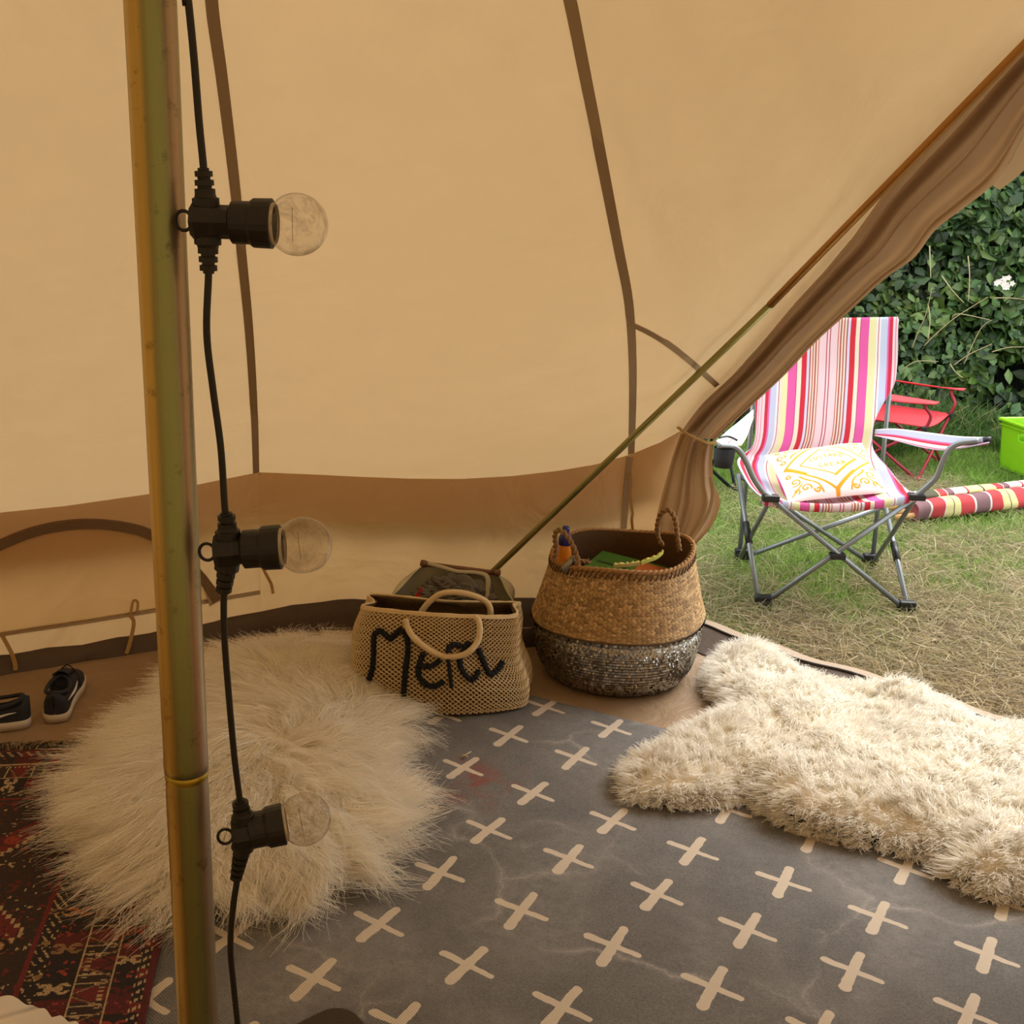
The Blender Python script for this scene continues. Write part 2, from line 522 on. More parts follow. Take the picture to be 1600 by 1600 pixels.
# wall seams, hanging ties and the arched window panel
strip_on(BV_WL, [(404, 742), (406, 800), (407, 870), (408, 935), (409, 955)], 0.020, 'seam', M_TAPE, wall_left, off=0.006)
strip_on(BV_WB, [(984, 714), (979, 760), (975, 810), (971, 860), (968, 900)], 0.022, 'seam', M_TAPE, wall_back, off=0.004)
def tie(bv, pix, name, parent, w=0.010, off=0.018):
    pts = []
    n = 16
    for p in smooth_path([(a, b, 0) for a, b in pix], n):
        l, nr = hit(bv, p.x, p.y)
        if l is not None: pts.append((l + nr * off, nr))
    return band(pts, w, name, M_TIE, parent, 0.0015)
M_TIE = plain('pale_cotton_tape', '#a5834f', 0.9, scale=120)
tie(BV_WB, [(984, 735), (986, 752), (985, 775), (989, 800), (992, 830), (990, 850)], 'tie_tape', wall_back)
tie(BV_WB, [(411, 885), (416, 895), (424, 910), (427, 926)], 'tie_tape', wall_back)
tie(BV_WB, [(394, 728), (402, 740), (410, 735)], 'tie_tape', wall_back, 0.006, 0.008)
win = mk('window_1', [(0, 0, 0)], [], M_TAPE); bpy.data.objects.remove(win)
win = tag(bpy.data.objects.new('window_1', None), 'closed arched canvas window with brown piping in the side wall', 'window', kind='structure')
COL.objects.link(win)
strip_on(BV_WL, [(-112, 1006), (-110, 950), (-90, 905), (-40, 872), (0, 850), (50, 830), (105, 819), (160, 818), (215, 827), (260, 848), (295, 880), (322, 912), (338, 938)], 0.030, 'arch_piping', M_PIPE, win, off=0.012, thick=0.012)
strip_on(BV_WL, [(-90, 1008), (0, 991), (120, 973), (250, 952), (330, 938), (406, 925)], 0.014, 'sill_seam', M_TAPE, win, off=0.005)
strip_on(BV_WL, [(318, 905), (328, 922), (338, 940)], lambda s: 0.02 + 0.035 * s, 'corner_patch', M_TAPE, win, off=0.010, n=10)
# cloth panel inside the arch, slightly proud of the wall
arch = smooth_path([(-90, 905, 0), (-40, 872, 0), (0, 852, 0), (50, 832, 0), (105, 821, 0), (160, 820, 0), (215, 829, 0), (260, 850, 0), (295, 882, 0), (330, 930, 0)], 40)
pv = []; pf = []
for i, p in enumerate(arch):
    y1 = 1008 - (p.x + 90) * (83 / 496)
    for k in range(6):
        l, nr = hit(BV_WL, p.x, p.y + (y1 - p.y) * k / 5)
        if l is None: l, nr = Vector((0, 9, 0)), Vector((0, 0, 1))
        pv.append(l + nr * 0.005)
for i in range(len(arch) - 1):
    for k in range(5): pf.append((i * 6 + k, (i + 1) * 6 + k, (i + 1) * 6 + k + 1, i * 6 + k + 1))
mk('window_panel', pv, pf, canvas_mat('window_canvas', (0.6, 0.46, 0.3), (0.97, 0.88, 0.72), 0.85), win)
tie(BV_WL, [(203, 958), (207, 938), (214, 940), (213, 957)], 'loop_tape', win, 0.008, 0.012)
tie(BV_WL, [(198, 957), (206, 968), (203, 990), (197, 1012), (192, 1023)], 'tie_tape', win, 0.012, 0.03)
tie(BV_WL, [(2, 990), (10, 1005), (19, 1024), (22, 1045), (8, 1055)], 'tie_tape', win, 0.012, 0.03)

# ---------------------------------------------------------------- floor
fl = [C0f] + base[1:] + [D2f] + [circ(a, 0) for a in angs]
fl = densify(fl, 0.2)
cx, cy = PX, PY
fv = []; ff = []; n = len(fl); rings = 14
for j in range(rings + 1):
    s = 1 - j / (rings + 0.5)
    for p in fl:
        x = cx + (p.x - cx) * s; y = cy + (p.y - cy) * s
        fv.append((x, y, 0.004 * (fbm(np.array(x * 4 + 50), np.array(y * 4 + 50)) - 0.5)))
for j in range(rings):
    for i in range(n): ff.append((j * n + i, j * n + (i + 1) % n, (j + 1) * n + (i + 1) % n, (j + 1) * n + i))
ff.append(tuple(rings * n + i for i in range(n)))
floor = tag(mk('floor', fv, ff, M_FLOOR), 'beige crumpled groundsheet floor of the tent', 'floor', kind='structure')

# groundsheet lip standing up inside the walls
def lip(path, name, h, inset, mat, seed, parent=None, lean=0.02):
    m = MB(); n = len(path); v = []; f = []
    for i, p in enumerate(path):
        o_ = outward(p); w = 0.006 * math.sin(i * 1.7 + seed) + 0.005 * math.sin(i * 0.63)
        hh = (h if not callable(h) else h(p)) + 0.5 * w
        q = p - o_ * inset
        v += [q - o_ * (0.012 + w * .5), q + o_ * (0.0 + w) + Vector((0, 0, hh * 0.5)), q + o_ * lean + Vector((0, 0, hh)), q + o_ * (lean + 0.006) + Vector((0, 0, hh)), q + o_ * (lean + .012)]
    for i in range(n - 1):
        for k in range(4): f.append((i * 5 + k, (i + 1) * 5 + k, (i + 1) * 5 + k + 1, i * 5 + k + 1))
    m.add(v, f); return m.build(name, mat, parent)
lp = densify([C0f] + base[1:] + [D1f], 0.05)[:-22]
lp = [p for p in lp if not (p.x > 0.6)]
tr1 = tag(lip(lp, 'trim_1', lambda p: 0.048 + 0.042 * min(1, max(0, (p.x + 1.0) / 0.4)), 0.015, M_LIP, 1), 'brown groundsheet lip along the foot of the canvas wall', 'trim', kind='structure')
thr = [D1f + (D2f - D1f) * (i / 60) for i in range(61)]
tr2 = tag(thing('trim_2', 'low zipped groundsheet lip across the open doorway', 'trim', kind='structure'), kind='structure')
m = MB(); v = []; f = []
for i, p in enumerate(thr):
    o_ = Vector((0.63, 0.776, 0)); w = 0.012 * math.sin(i * 0.33 + 1) + 0.008 * math.sin(i * 0.9)
    p = p + o_ * w
    v += [p - o_ * 0.13 + Vector((0, 0, .004)), p - o_ * 0.075 + Vector((0, 0, 0.02)), p - o_ * 0.03 + Vector((0, 0, 0.038)), p - o_ * .012 + Vector((0, 0, .045))]
for i in range(60):
    for k in range(3): f.append((i * 4 + k, (i + 1) * 4 + k, (i + 1) * 4 + k + 1, i * 4 + k + 1))
m.add(v, f); m.build('inner_lip', M_LIP, tr2)
m = MB(); m.tube([v[i * 4 + 3] + Vector((0, 0, 0.002)) for i in range(61)], 0.0045, 6); m.build('zip', M_ZIP, tr2)
m = MB(); e = []; f = []
for i in range(61):
    a = v[i * 4 + 3]; o_ = Vector((0.63, 0.776, 0)); e += [a, a + o_ * 0.03 + Vector((0, 0, 0.001)), a + o_ * 0.075 + Vector((0, 0, -0.012)), a + o_ * .085 + Vector((0, 0, -.055))]
for i in range(60):
    for k in range(3): f.append((i * 4 + k, (i + 1) * 4 + k, (i + 1) * 4 + k + 1, i * 4 + k + 1))
m.add(e, f); m.build('outer_edge', M_LIPEDGE, tr2)

# ---------------------------------------------------------------- door flaps, gathered and tied back
def flap_surface(name, left, right, label, fold_n, amp, nu=56, nv=70, bulge=0.05, normal=None, phase=0.0):
    Lp = [Vector(p) for p in left]; Rp = [Vector(p) for p in right]
    v = []; f = []
    for j in range(nv):
        s = j / (nv - 1); a = catmull(Lp, s); b = catmull(Rp, s); w = (b - a).length
        for i in range(nu):
            u = i / (nu - 1)
            p = a.lerp(b, u)
            k = amp * min(1.0, w / 0.20) * math.sin(2 * math.pi * (fold_n * (u ** 0.85) + phase) + 1.2 * s) * math.sin(math.pi * min(1, u * 6) * 0.5)
            k += 0.4 * amp * math.sin(2 * math.pi * fold_n * 1.9 * u + 2.3 + 2 * s) * min(1, u * 5)
            k *= 1 - u ** 7
            k += bulge * math.sin(math.pi * u) * min(1, w / 0.2)
            v.append(p + normal * k)
    for j in range(nv - 1):
        for i in range(nu - 1): f.append((j * nu + i, j * nu + i + 1, (j + 1) * nu + i + 1, (j + 1) * nu + i))
    return v, f
dnv = dn if dn.dot(EYE - D1f) > 0 else -dn
free_px = [(1116, 688), (1168, 640), (1225, 587), (1275, 534), (1316, 497), (1381, 437), (1428, 403), (1462, 359), (1506, 325), (1550, 290), (1575, 256), (1603, 205), (1660, 120)]
left_px = [(1066, 672), (1098, 630), (1147, 584), (1194, 531), (1241, 475), (1287, 425), (1334, 369), (1381, 303), (1430, 245), (1480, 190), (1530, 138), (1580, 88), (1640, 30)]
free3 = [ondoor(*p) for p in free_px]; left3 = [ondoor(*p) for p in left_px]
door = tag(thing('door_1', 'brown canvas door flap gathered and tied back beside the striped chair', 'door flap', kind='structure'), kind='structure')
v, f = flap_surface('upper', left3, free3, '', 3.1, 0.042, normal=dnv, bulge=0.04)
mk('flap', v, f, M_FLAP, door)
# hem of the second layer along the free edge near the top
m = MB(); hem = [p - dnv * 0.004 for p in free3[9:13]]; hem2 = [ondoor(*p) - dnv * 0.03 for p in ((1556, 297), (1592, 268), (1632, 216), (1700, 120))]
m.grid(lambda u, s: catmull(hem, s).lerp(catmull(hem2, s), u), 4, 24); m.build('flap_hem', M_TAPE, door)
# skirt below the tie
skl_px = [(1064, 676), (1052, 710), (1042, 745), (1030, 790), (1022, 830), (1016, 880), (1010, 940), (1006, 985)]
skr_px = [(1116, 690), (1113, 720), (1116, 755), (1125, 785), (1112, 822), (1080, 862), (1066, 910), (1062, 985)]
skl = [ony(x, y, 3.58) for x, y in skl_px]; skr = [ony(x, y, 3.50) for x, y in skr_px]
sn = Vector((-0.25, -0.95, 0.1)).normalized()
v, f = flap_surface('lower', skl, skr, '', 2.4, 0.022, normal=sn, bulge=0.03, phase=0.2)
mk('flap_skirt', v, f, M_FLAP, door)
# zip running down the outer fold of the skirt
zp = [ony(x, y, 3.465) for x, y in ((1110, 745), (1113, 775), (1105, 805), (1088, 832), (1070, 858), (1062, 880))]
zb = [(p, sn) for p in smooth_path(zp, 20)]
band(zb, 0.011, 'zip_tape', M_TAPE, door)
m = MB(); m.tube(smooth_path([ony(*p) for p in ((1060, 668, 3.52), (1072, 677, 3.47), (1090, 686, 3.46), (1105, 692, 3.46), (1119, 691, 3.50))], 20), 0.007, 8, flat=0.5); m.build('tie_strap', M_TIE, door)
# matching flap on the other side of the doorway
door2 = tag(thing('door_2', 'second canvas door flap tied back at the far side of the doorway', 'door flap', kind='structure'), kind='structure')
td = (D1f - D2f).normalized()
lf = [G2.lerp(DAP, k / 10) for k in range(10)]; rt = [p + td * (0.05 + 0.22 * math.sin(math.pi * min(1, k / 11)) ) for k, p in enumerate(lf)]
v, f = flap_surface('upper', lf, rt, '', 2.6, 0.03, normal=dnv, nu=40, nv=40)
mk('flap', v, f, M_FLAP, door2)
lf = [G2 + Vector((0, 0, -k * 0.68 / 6)) for k in range(7)]; rt = [p + td * (0.05 + 0.16 * math.sin(k / 6 * 2.2)) for k, p in enumerate(lf)]
v, f = flap_surface('lower', lf, rt, '', 2.4, 0.022, normal=dnv, nu=40, nv=30)
mk('flap_skirt', v, f, M_FLAP, door2)
m = MB(); m.tube([G2 + dnv * 0.03, G2 + td * 0.03 + dnv * 0.05, G2 + td * 0.06 + dnv * 0.02], 0.007, 8); m.build('tie_strap', M_TIE, door2)

# ================================================================ POLES
t = NT('passivated_steel'); v = t.obj()
sx = t.n('SeparateXYZ'); t.t.links.new(v, sx.inputs[0])
# iridescent zinc finish drawn in lengthwise streaks round the tube
angle = t.m('ARCTAN2', sx.outputs[1], sx.outputs[0])
cb = t.n('CombineXYZ', X=t.m('MULTIPLY', t.m('COSINE', angle), 1.6), Y=t.m('MULTIPLY', t.m('SINE', angle), 1.6), Z=t.m('MULTIPLY', sx.outputs[2], 0.9))
nz = t.noise(1.4, 3, 0.55, cb.outputs[0], 0.3)
fr_a = t.m('FRACT', t.m('ADD', t.m('MULTIPLY', t.m('ADD', angle, math.pi), 1 / math.pi), t.m('MULTIPLY', t.m('SUBTRACT', nz, 0.5), 0.45)))
col = t.ramp(fr_a, [(0.0, lin('#989072')), (0.15, lin('#9c9168')), (0.26, lin('#c9a858')), (0.36, lin('#bb9d55')), (0.46, lin('#8d8757')), (0.60, lin('#929a66')), (0.74, lin('#8d926c')), (0.86, lin('#ad9686')), (1.0, lin('#989072'))])
dirt = t.noise(60, 6, 0.75, v)
col = t.mix(t.ramp(dirt, [(0.30, 0.55), (0.42, 0.0)]), col, lin('#3c3320'))
M_POLE = t.surf(t.pbr(col, t.m('ADD', t.m('MULTIPLY', dirt, 0.25), 0.24), 0.85, t.bump(t.noise(25, 4, 0.6, v), 0.08, 0.004)))
pole = thing('centre_pole', 'thick greenish gold steel centre pole holding up the tent', 'tent pole', loc=(PX, PY, 0))
zj = ony(299, 1205, PY).z
R1 = 0.0178
m = MB(); m.lathe([(R1, zj + 0.001), (R1 + 0.0004, zj + 0.008), (R1, zj + 0.02), (R1, 2.6)], sides=48, caps=True); m.build('upper_section', M_POLE, pole)
m = MB(); m.lathe([(R1 * 0.985, 0.006), (R1 * 0.985, zj - 0.022), (R1 * 0.97, zj - 0.012), (R1 * 0.95, zj - 0.004), (R1 * 0.95, zj + 0.02)], sides=48, caps=True); m.build('lower_section', M_POLE, pole)
m = MB(); m.lathe([(R1 * 0.955, zj - 0.006), (R1 * 0.99, zj - 0.004), (R1 * 0.99, zj), (R1 * .95, zj + 0.001)], sides=48); m.build('joint_collar', plain('bright_brass_zinc', '#b5a03c', 0.3, 0.9, bump=0), pole)
m = MB(); m.lathe([(0.03, 0.0), (0.03, 0.006), (0.012, 0.01)], sides=24, caps=True); m.build('foot_cap', M_ZIP, pole)
M_AF = plain('zinc_green_steel', '#8a8552', 0.3, 0.75, scale=6, var=0.35, bump=0)
M_AF2 = plain('zinc_amber_steel', '#a87a40', 0.3, 0.7, scale=6, var=0.3, bump=0)
af = thing('door_frame_pole', 'slim slanting steel pole of the door frame rising behind the straw bag', 'tent pole')
inw = dnv * 0.05
K0 = ony(694, 964, 3.50); K0.z = 0.0; K1 = ony(770, 893, 3.47); Kj = ony(1203, 477, 3.16); Kt = ony(1602, 68, 2.93); Kend = Kt + (Kt - Kj).normalized() * 0.33
m = MB(); m.tube([K0, K1, K1.lerp(Kj, 0.5), Kj], 0.0098, 14); m.build('lower_section', M_AF, af)
m = MB(); m.tube([Kj, Kj.lerp(Kt, 0.5), Kt, Kend], 0.0112, 14); m.build('upper_section', M_AF2, af)
af2 = thing('door_frame_pole', 'slanting steel door frame pole at the far side of the doorway', 'tent pole')
m = MB(); m.tube([Kend, Vector((2.3, 2.0, 0.0))], 0.010, 14); m.build('pole_section', M_AF, af2)
m = MB(); m.lathe([(0.014, -.01), (.014, .01)], Vector((2.3, 2.0, 0.01)), sides=14, caps=True); m.build('foot_cap', M_ZIP, af2)
# ================================================================ RUGS
LAT_O = onz(726, 1203); LAT_I = Vector((math.cos(math.radians(-31.3)), math.sin(math.radians(-31.3)), 0)) * 0.2135
LAT_J = Vector((math.cos(math.radians(58.9)), math.sin(math.radians(58.9)), 0)) * 0.2085
def to_lat(p):
    d = p - LAT_O; det = LAT_I.x * LAT_J.y - LAT_I.y * LAT_J.x
    return ((d.x * LAT_J.y - d.y * LAT_J.x) / det, (LAT_I.x * d.y - LAT_I.y * d.x) / det)
t = NT('grey_cotton_print'); uv = t.attr('lat', 'Vector')
sx = t.n('SeparateXYZ'); t.t.links.new(uv, sx.inputs[0])
U, V_ = sx.outputs[0], sx.outputs[1]
ci = t.m('FLOOR', t.m('ADD', U, 0.5)); cj = t.m('FLOOR', t.m('ADD', V_, 0.5))
wn = t.n('TexWhiteNoise'); wn.noise_dimensions = '2D'
t.t.links.new(t.n('CombineXYZ', X=ci, Y=cj).outputs[0], wn.inputs['Vector'])
ws = t.n('SeparateColor'); t.t.links.new(wn.outputs['Color'], ws.inputs[0])
lu = t.m('ADD', t.m('SUBTRACT', U, ci), t.m('MULTIPLY', t.m('SUBTRACT', ws.outputs[0], 0.5), 0.045))
lv = t.m('ADD', t.m('SUBTRACT', V_, cj), t.m('MULTIPLY', t.m('SUBTRACT', ws.outputs[1], 0.5), 0.045))
rot = t.m('MULTIPLY', t.m('SUBTRACT', ws.outputs[2], 0.5), 0.12)
wob = t.m('MULTIPLY', t.m('SUBTRACT', t.noise(9, 2, 0.5, uv), 0.5), 0.03)
a_u = t.m('ADD', t.m('SUBTRACT', lu, t.m('MULTIPLY', lv, rot)), wob); a_v = t.m('ADD', t.m('ADD', lv, t.m('MULTIPLY', lu, rot)), wob)
def arm(p, q, ln, w):                       # rounded stroke along p
    e = t.m('MAXIMUM', t.m('SUBTRACT', t.m('ABSOLUTE', p), ln), 0.0)
    d = t.m('SQRT', t.m('ADD', t.m('MULTIPLY', e, e), t.m('MULTIPLY', q, q)))
    return t.m('LESS_THAN', d, w)
w1 = t.m('SUBTRACT', 0.037, t.m('MULTIPLY', a_u, 0.022))
sk = t.m('ADD', a_u, t.m('MULTIPLY', a_v, 0.04))
w2 = t.m('SUBTRACT', 0.052, t.m('MULTIPLY', a_v, 0.02))
cross = t.m('MAXIMUM', arm(a_u, a_v, 0.265, w1), arm(a_v, sk, 0.275, w2))
v = t.obj()
blot = t.noise(5, 6, 0.7, v, 0.4)
grey = t.mix(blot, lin('#484645'), lin('#7c7976'))
# worn, chalky crease lines
cre = t.n('TexVoronoi', feature='DISTANCE_TO_EDGE', Scale=2.3); wv = t.n('VectorMath', operation='ADD'); t.t.links.new(v, wv.inputs[0])
nn = t.n('TexNoise', Scale=4.0, Detail=4.0); t.t.links.new(v, nn.inputs['Vector']); sc_ = t.n('VectorMath', operation='SCALE'); t.t.links.new(nn.outputs['Color'], sc_.inputs[0]); sc_.inputs['Scale'].default_value = 0.35
t.t.links.new(sc_.outputs[0], wv.inputs[1]); t.t.links.new(wv.outputs[0], cre.inputs['Vector'])
line = t.ramp(cre.outputs['Distance'], [(0.0, 0.75), (0.010, 0.35), (0.05, 0.0)])
line = t.m('MULTIPLY', line, t.ramp(t.noise(3, 2, 0.5, v), [(0.45, 0.0), (0.62, 1.0)]))
grey = t.mix(line, grey, lin('#9b9690'))
# faded red stain near the long-haired fleece
st = onz(745, 1225); dv = t.n('VectorMath', operation='DISTANCE'); t.t.links.new(v, dv.inputs[0]); dv.inputs[1].default_value = (st.x, st.y, 0)
stain = t.m('MULTIPLY', t.ramp(dv.outputs['Value'], [(0.03, 1.0), (0.17, 0.0)]), t.ramp(t.noise(11, 3, 0.6, v), [(0.48, 0.0), (0.62, 0.75)]))
grey = t.mix(stain, grey, lin('#7d4034'))
# twill weave
tw = t.n('TexWave', Scale=95.0, Distortion=1.5, Detail=2.0); tw.bands_direction = 'DIAGONAL'; t.t.links.new(v, tw.inputs['Vector'])
spk = t.noise(190, 4, 0.85, v)
k = t.m('ADD', t.m('MULTIPLY', tw.outputs['Fac'], 0.22), t.m('ADD', t.m('MULTIPLY', spk, 1.9), -0.06))
kk = t.n('CombineColor', Red=k, Green=k, Blue=k).outputs[0]
scuff = t.m('MULTIPLY', t.ramp(t.noise(2.2, 3, 0.5, v, 0.8), [(0.46, 0.0), (0.66, 0.45)]), t.ramp(t.noise(34, 4, 0.8, v), [(0.35, 0.2), (0.65, 1.0)]))
base_c = t.mix(scuff, t.mix(1.0, grey, kk, 'MULTIPLY'), lin('#9a9794'))
cream = t.mix(blot, lin('#bcae9b'), lin('#d3c6b4'))
cream = t.mix(t.m('MULTIPLY', spk, 0.25), cream, lin('#8d7f70'))
colr = t.mix(cross, base_c, cream)
M_RUG = t.surf(t.pbr(colr, 0.9, 0, t.bump(t.m('ADD', tw.outputs['Fac'], spk), 0.35, 0.002)))
e1, e2 = to_lat(onz(830, 1091)), to_lat(onz(1050, 1146))
i0, i1, j0 = -2.2, 8.6, -9.0
nu, nv = 110, 110
rv = []; ruv = []; rf = []
for b in range(nv):
    for a in range(nu):
        i = i0 + (i1 - i0) * a / (nu - 1)
        jt = e1[1] + (e2[1] - e1[1]) * (i - e1[0]) / (e2[0] - e1[0])
        j = j0 + (jt - j0) * b / (nv - 1)
        p = LAT_O + LAT_I * i + LAT_J * j
        z = 0.007 + 0.004 * float(fbm(np.array(p.x * 3 + 40), np.array(p.y * 3 + 9), 3)) + 0.003 * math.sin(p.x * 5 + p.y * 9)
        rv.append((p.x, p.y, z)); ruv.append((i, j))
for b in range(nv - 1):
    for a in range(nu - 1): rf.append((b * nu + a, b * nu + a + 1, (b + 1) * nu + a + 1, (b + 1) * nu + a))
rug = mk('cotton_rug', np.array(rv), np.array(rf), M_RUG, uv=np.array(ruv))
md = rug.modifiers.new('thickness', 'SOLIDIFY'); md.thickness = 0.004; md.offset = -1
tag(rug, 'worn charcoal grey cotton rug printed with cream crosses', 'rug')

# ---- dark red oriental rug
pr1, pr0 = onz(258, 1475), onz(233, 1595)                 # its long edge
pe = (pr1 - pr0).normalized(); pl = Vector((-pe.y, pe.x, 0))   # along the edge / inward
tp = onz(60, 1181)
top_s = (tp - pr0).dot(pe) ; 
tp2 = onz(125, 1166)
kn = 0.0034
S0, S1, D1 = -0.55, top_s, 0.95
ns, nd = int((S1 - S0) / kn), int(D1 / kn)
s_ = S0 + (np.arange(ns) + 0.5) * kn; d_ = (np.arange(nd) + 0.5) * kn
Sg, Dg = np.meshgrid(s_, d_, indexing='ij')
DT = S1 - Sg
swap = DT < Dg
D = np.where(swap, DT, Dg); S = np.where(swap, Dg + 0.03, Sg + 5.0)
cD = {k: np.array(lin(h)) for k, h in dict(dark='#221513', brown='#33201a', red='#6d1f1f', bright='#93352a', wine='#571618', cream='#b39a74', orange='#a0602f', tan='#8c6a48').items()}
C = np.empty(D.shape + (3,)); C[:] = cD['dark']
def put(mask, name): C[mask] = cD[name]
h1 = vnoise(Sg * 90, Dg * 90, 3); h2 = vnoise(Sg * 160, Dg * 160, 9)
put(D < 0.012, 'wine')
b = (D >= 0.012) & (D < 0.034); dash = (((S * 44 + D * 30) % 1) < 0.38) & (((D * 190) % 2) < 1.3)
put(b & dash, 'cream'); put(b & ~dash & (((S * 11) % 1) < 0.3), 'red')
def hooks(center, half, period, cols, off=0.0):
    q = D - center; cell = np.floor((S + off) / period); p = ((S + off) / period - cell - 0.5) * period
    ring = np.abs(np.hypot((np.abs(q) - half * 0.62) / 0.9, p) - half * 0.45) < half * 0.17
    ring &= ~((np.abs(q) > half * 0.62) & (np.abs(p) < half * 0.22))
    bar = (np.abs(p) < half * 0.14) & (np.abs(q) < half * 0.62)
    mm = (ring | bar) & (np.abs(p) < half * 1.1)
    for k, c in enumerate(cols): put(mm & (cell % len(cols) == k), c)
    fl = (np.abs(np.abs(p) - period * 0.5) < period * 0.2) & (np.abs(q) < half) & (h2 > 0.72)
    put(fl, 'bright')
put((D >= 0.034) & (D < 0.074) & (((S * 7) % 1) < 0.35), 'wine')
hooks(0.054, 0.021, 0.088, ['bright', 'wine', 'cream', 'bright'])
put((D >= 0.074) & (D < 0.0785), 'cream')
b = (D >= 0.0785) & (D < 0.140); q = (D - 0.0785) / 0.0615; ph = (S / 0.085) % 1.0; alt = (np.floor(S / 0.085) % 2) == 0
put(b, 'brown'); put(b & (np.abs(ph - 0.5) < 0.22), 'red'); put(b & alt & (np.abs(ph - 0.5) < 0.1), 'wine')
tri = np.abs(ph - 0.5) - 0.5 * np.where(alt, q, 1 - q)
put(b & (np.abs(tri) < 0.03), 'dark')
put(b & ((np.abs(ph - 0.12) < 0.022) | (np.abs(ph - 0.86) < 0.022)) & (q > 0.06), 'cream')
put(b & (np.abs(((ph * 8) % 1) - 0.5) < 0.2) & (np.abs(q - np.where(alt, 0.8, 0.2)) < 0.07), 'cream')
put(b & (np.abs(np.abs(ph - 0.5) - 0.30) < 0.05) & (np.abs(q - np.where(alt, .62, .38)) < 0.10) & (h2 > 0.35), 'cream')
put(b & (np.abs(np.abs(ph - 0.49) + 0.4 * q - 0.44) < 0.025), 'tan')
put((D >= 0.140) & (D < 0.1445), 'cream')
put((D >= 0.1445) & (D < 0.205) & (((S * 5.2) % 1) < 0.25), 'wine')
hooks(0.176, 0.026, 0.115, ['cream', 'tan', 'orange', 'tan'], 0.04)
b = (D >= 0.205) & (D < 0.234); put(b & (((S * 38 - D * 60) % 1) < 0.3) & (h2 > 0.42), 'cream'); put(b & (((S * 10) % 1) < 0.2) & (h2 > 0.55), 'tan')
put((D >= 0.236) & (D < 0.246), 'red')
# field: stepped medallions
tw_ = np.abs(((S / 0.42) % 1) - 0.5) * 2
edge = 0.275 + np.floor(tw_ * 14) / 14 * 0.17
fld = D >= 0.246
put(fld, 'brown'); put(fld & (h1 > 0.7) & (h2 > .55), 'red'); put(fld & (h1 < 0.22) & (h2 > 0.7), 'cream')
ins = fld & (D > edge)
put(ins, 'red'); put(ins & (vnoise(Sg * 40, Dg * 40, 5) > 0.62), 'wine'); put(ins & (vnoise(Sg * 24, Dg * 24, 15) > 0.68), 'bright'); put(ins & (h2 > 0.86), 'dark'); put(ins & (h1 > 0.86) & (h2 > .5), 'cream')
put(fld & (np.abs(D - edge) < 0.0045), 'cream')
for k, (cs, cd) in enumerate(((0.21, 0.30), (0.63, 0.31), (1.05, 0.30), (0.0, 0.47), (0.42, 0.5), (0.84, 0.47))):
    q = np.hypot(((S - 5.0 + 0.42) - cs + 0.21) % 1.26 - 0.21, D - cd); put(fld & (q < 0.026) & (h2 > 0.3), 'orange'); put(fld & (q < 0.012), 'cream'); put(fld & (np.abs(q - 0.02) < 0.004), 'dark')
C *= (0.58 + 0.4 * RNG.random(D.shape))[..., None]
gs = S0 + np.arange(ns + 1) * kn; gd = np.arange(nd + 1) * kn
GS, GD = np.meshgrid(gs, gd, indexing='ij')
wav = 0.012 * np.sin(GS * 4.2 + 1)
PXs = pr0.x + pe.x * GS + pl.x * (GD + wav * 0.3); PYs = pr0.y + pe.y * GS + pl.y * (GD + wav * 0.3)
PZs = 0.017 + 0.004 * fbm(PXs * 4 + 20, PYs * 4 + 20, 2) + 0.0008 * RNG.random(GS.shape)
VV = np.stack([PXs, PYs, PZs], -1).reshape(-1, 3)
ii = (np.arange(ns)[:, None] * (nd + 1) + np.arange(nd)[None, :])
FF = np.stack([ii, ii + nd + 1, ii + nd + 2, ii + 1], -1).reshape(-1, 4)
M_KNOT = attr_mat('wool_knots', 0.9, 0, 700, 0.5, var=0.35)
prug = thing('oriental_rug', 'dark red patterned oriental rug with a knotted fringe', 'rug')
pm = mk('pile', VV, FF, M_KNOT, prug, smooth=False, facecol=C.reshape(-1, 3))
md = pm.modifiers.new('thickness', 'SOLIDIFY'); md.thickness = 0.006; md.offset = -1
NF = 900
fs = RNG.random(NF) * 0.93; L = 0.045 + 0.03 * RNG.random(NF)
root = np.stack([pr0.x + pe.x * S1 + pl.x * fs, pr0.y + pe.y * S1 + pl.y * fs, np.full(NF, 0.018)], -1)
lump = np.sin(fs * 130) * 0.35 + RNG.normal(size=NF) * 0.25
dirv = np.stack([pe.x + pl.x * lump, pe.y + pl.y * lump, np.zeros(NF)], -1)
tt = np.linspace(0, 1, 5)
paths = root[:, None, :] + dirv[:, None, :] * (L[:, None, None] * tt[None, :, None])
paths[..., 2] += 0.012 * np.sin(np.pi * tt)[None, :] * RNG.random(NF)[:, None] - 0.012 * tt[None, :]
fc = np.array(lin('#33291f'))[None, :] * (0.6 + RNG.random(NF)[:, None] * 1.1); fc[RNG.random(NF) > 0.8] = lin('#a08a66')
fr = ribbons('fringe', paths, np.full(NF, 0.0028), attr_mat('fringe_wool', 0.9, 0, 300, 0), prug, col=fc); fr['kind'] = 'stuff'

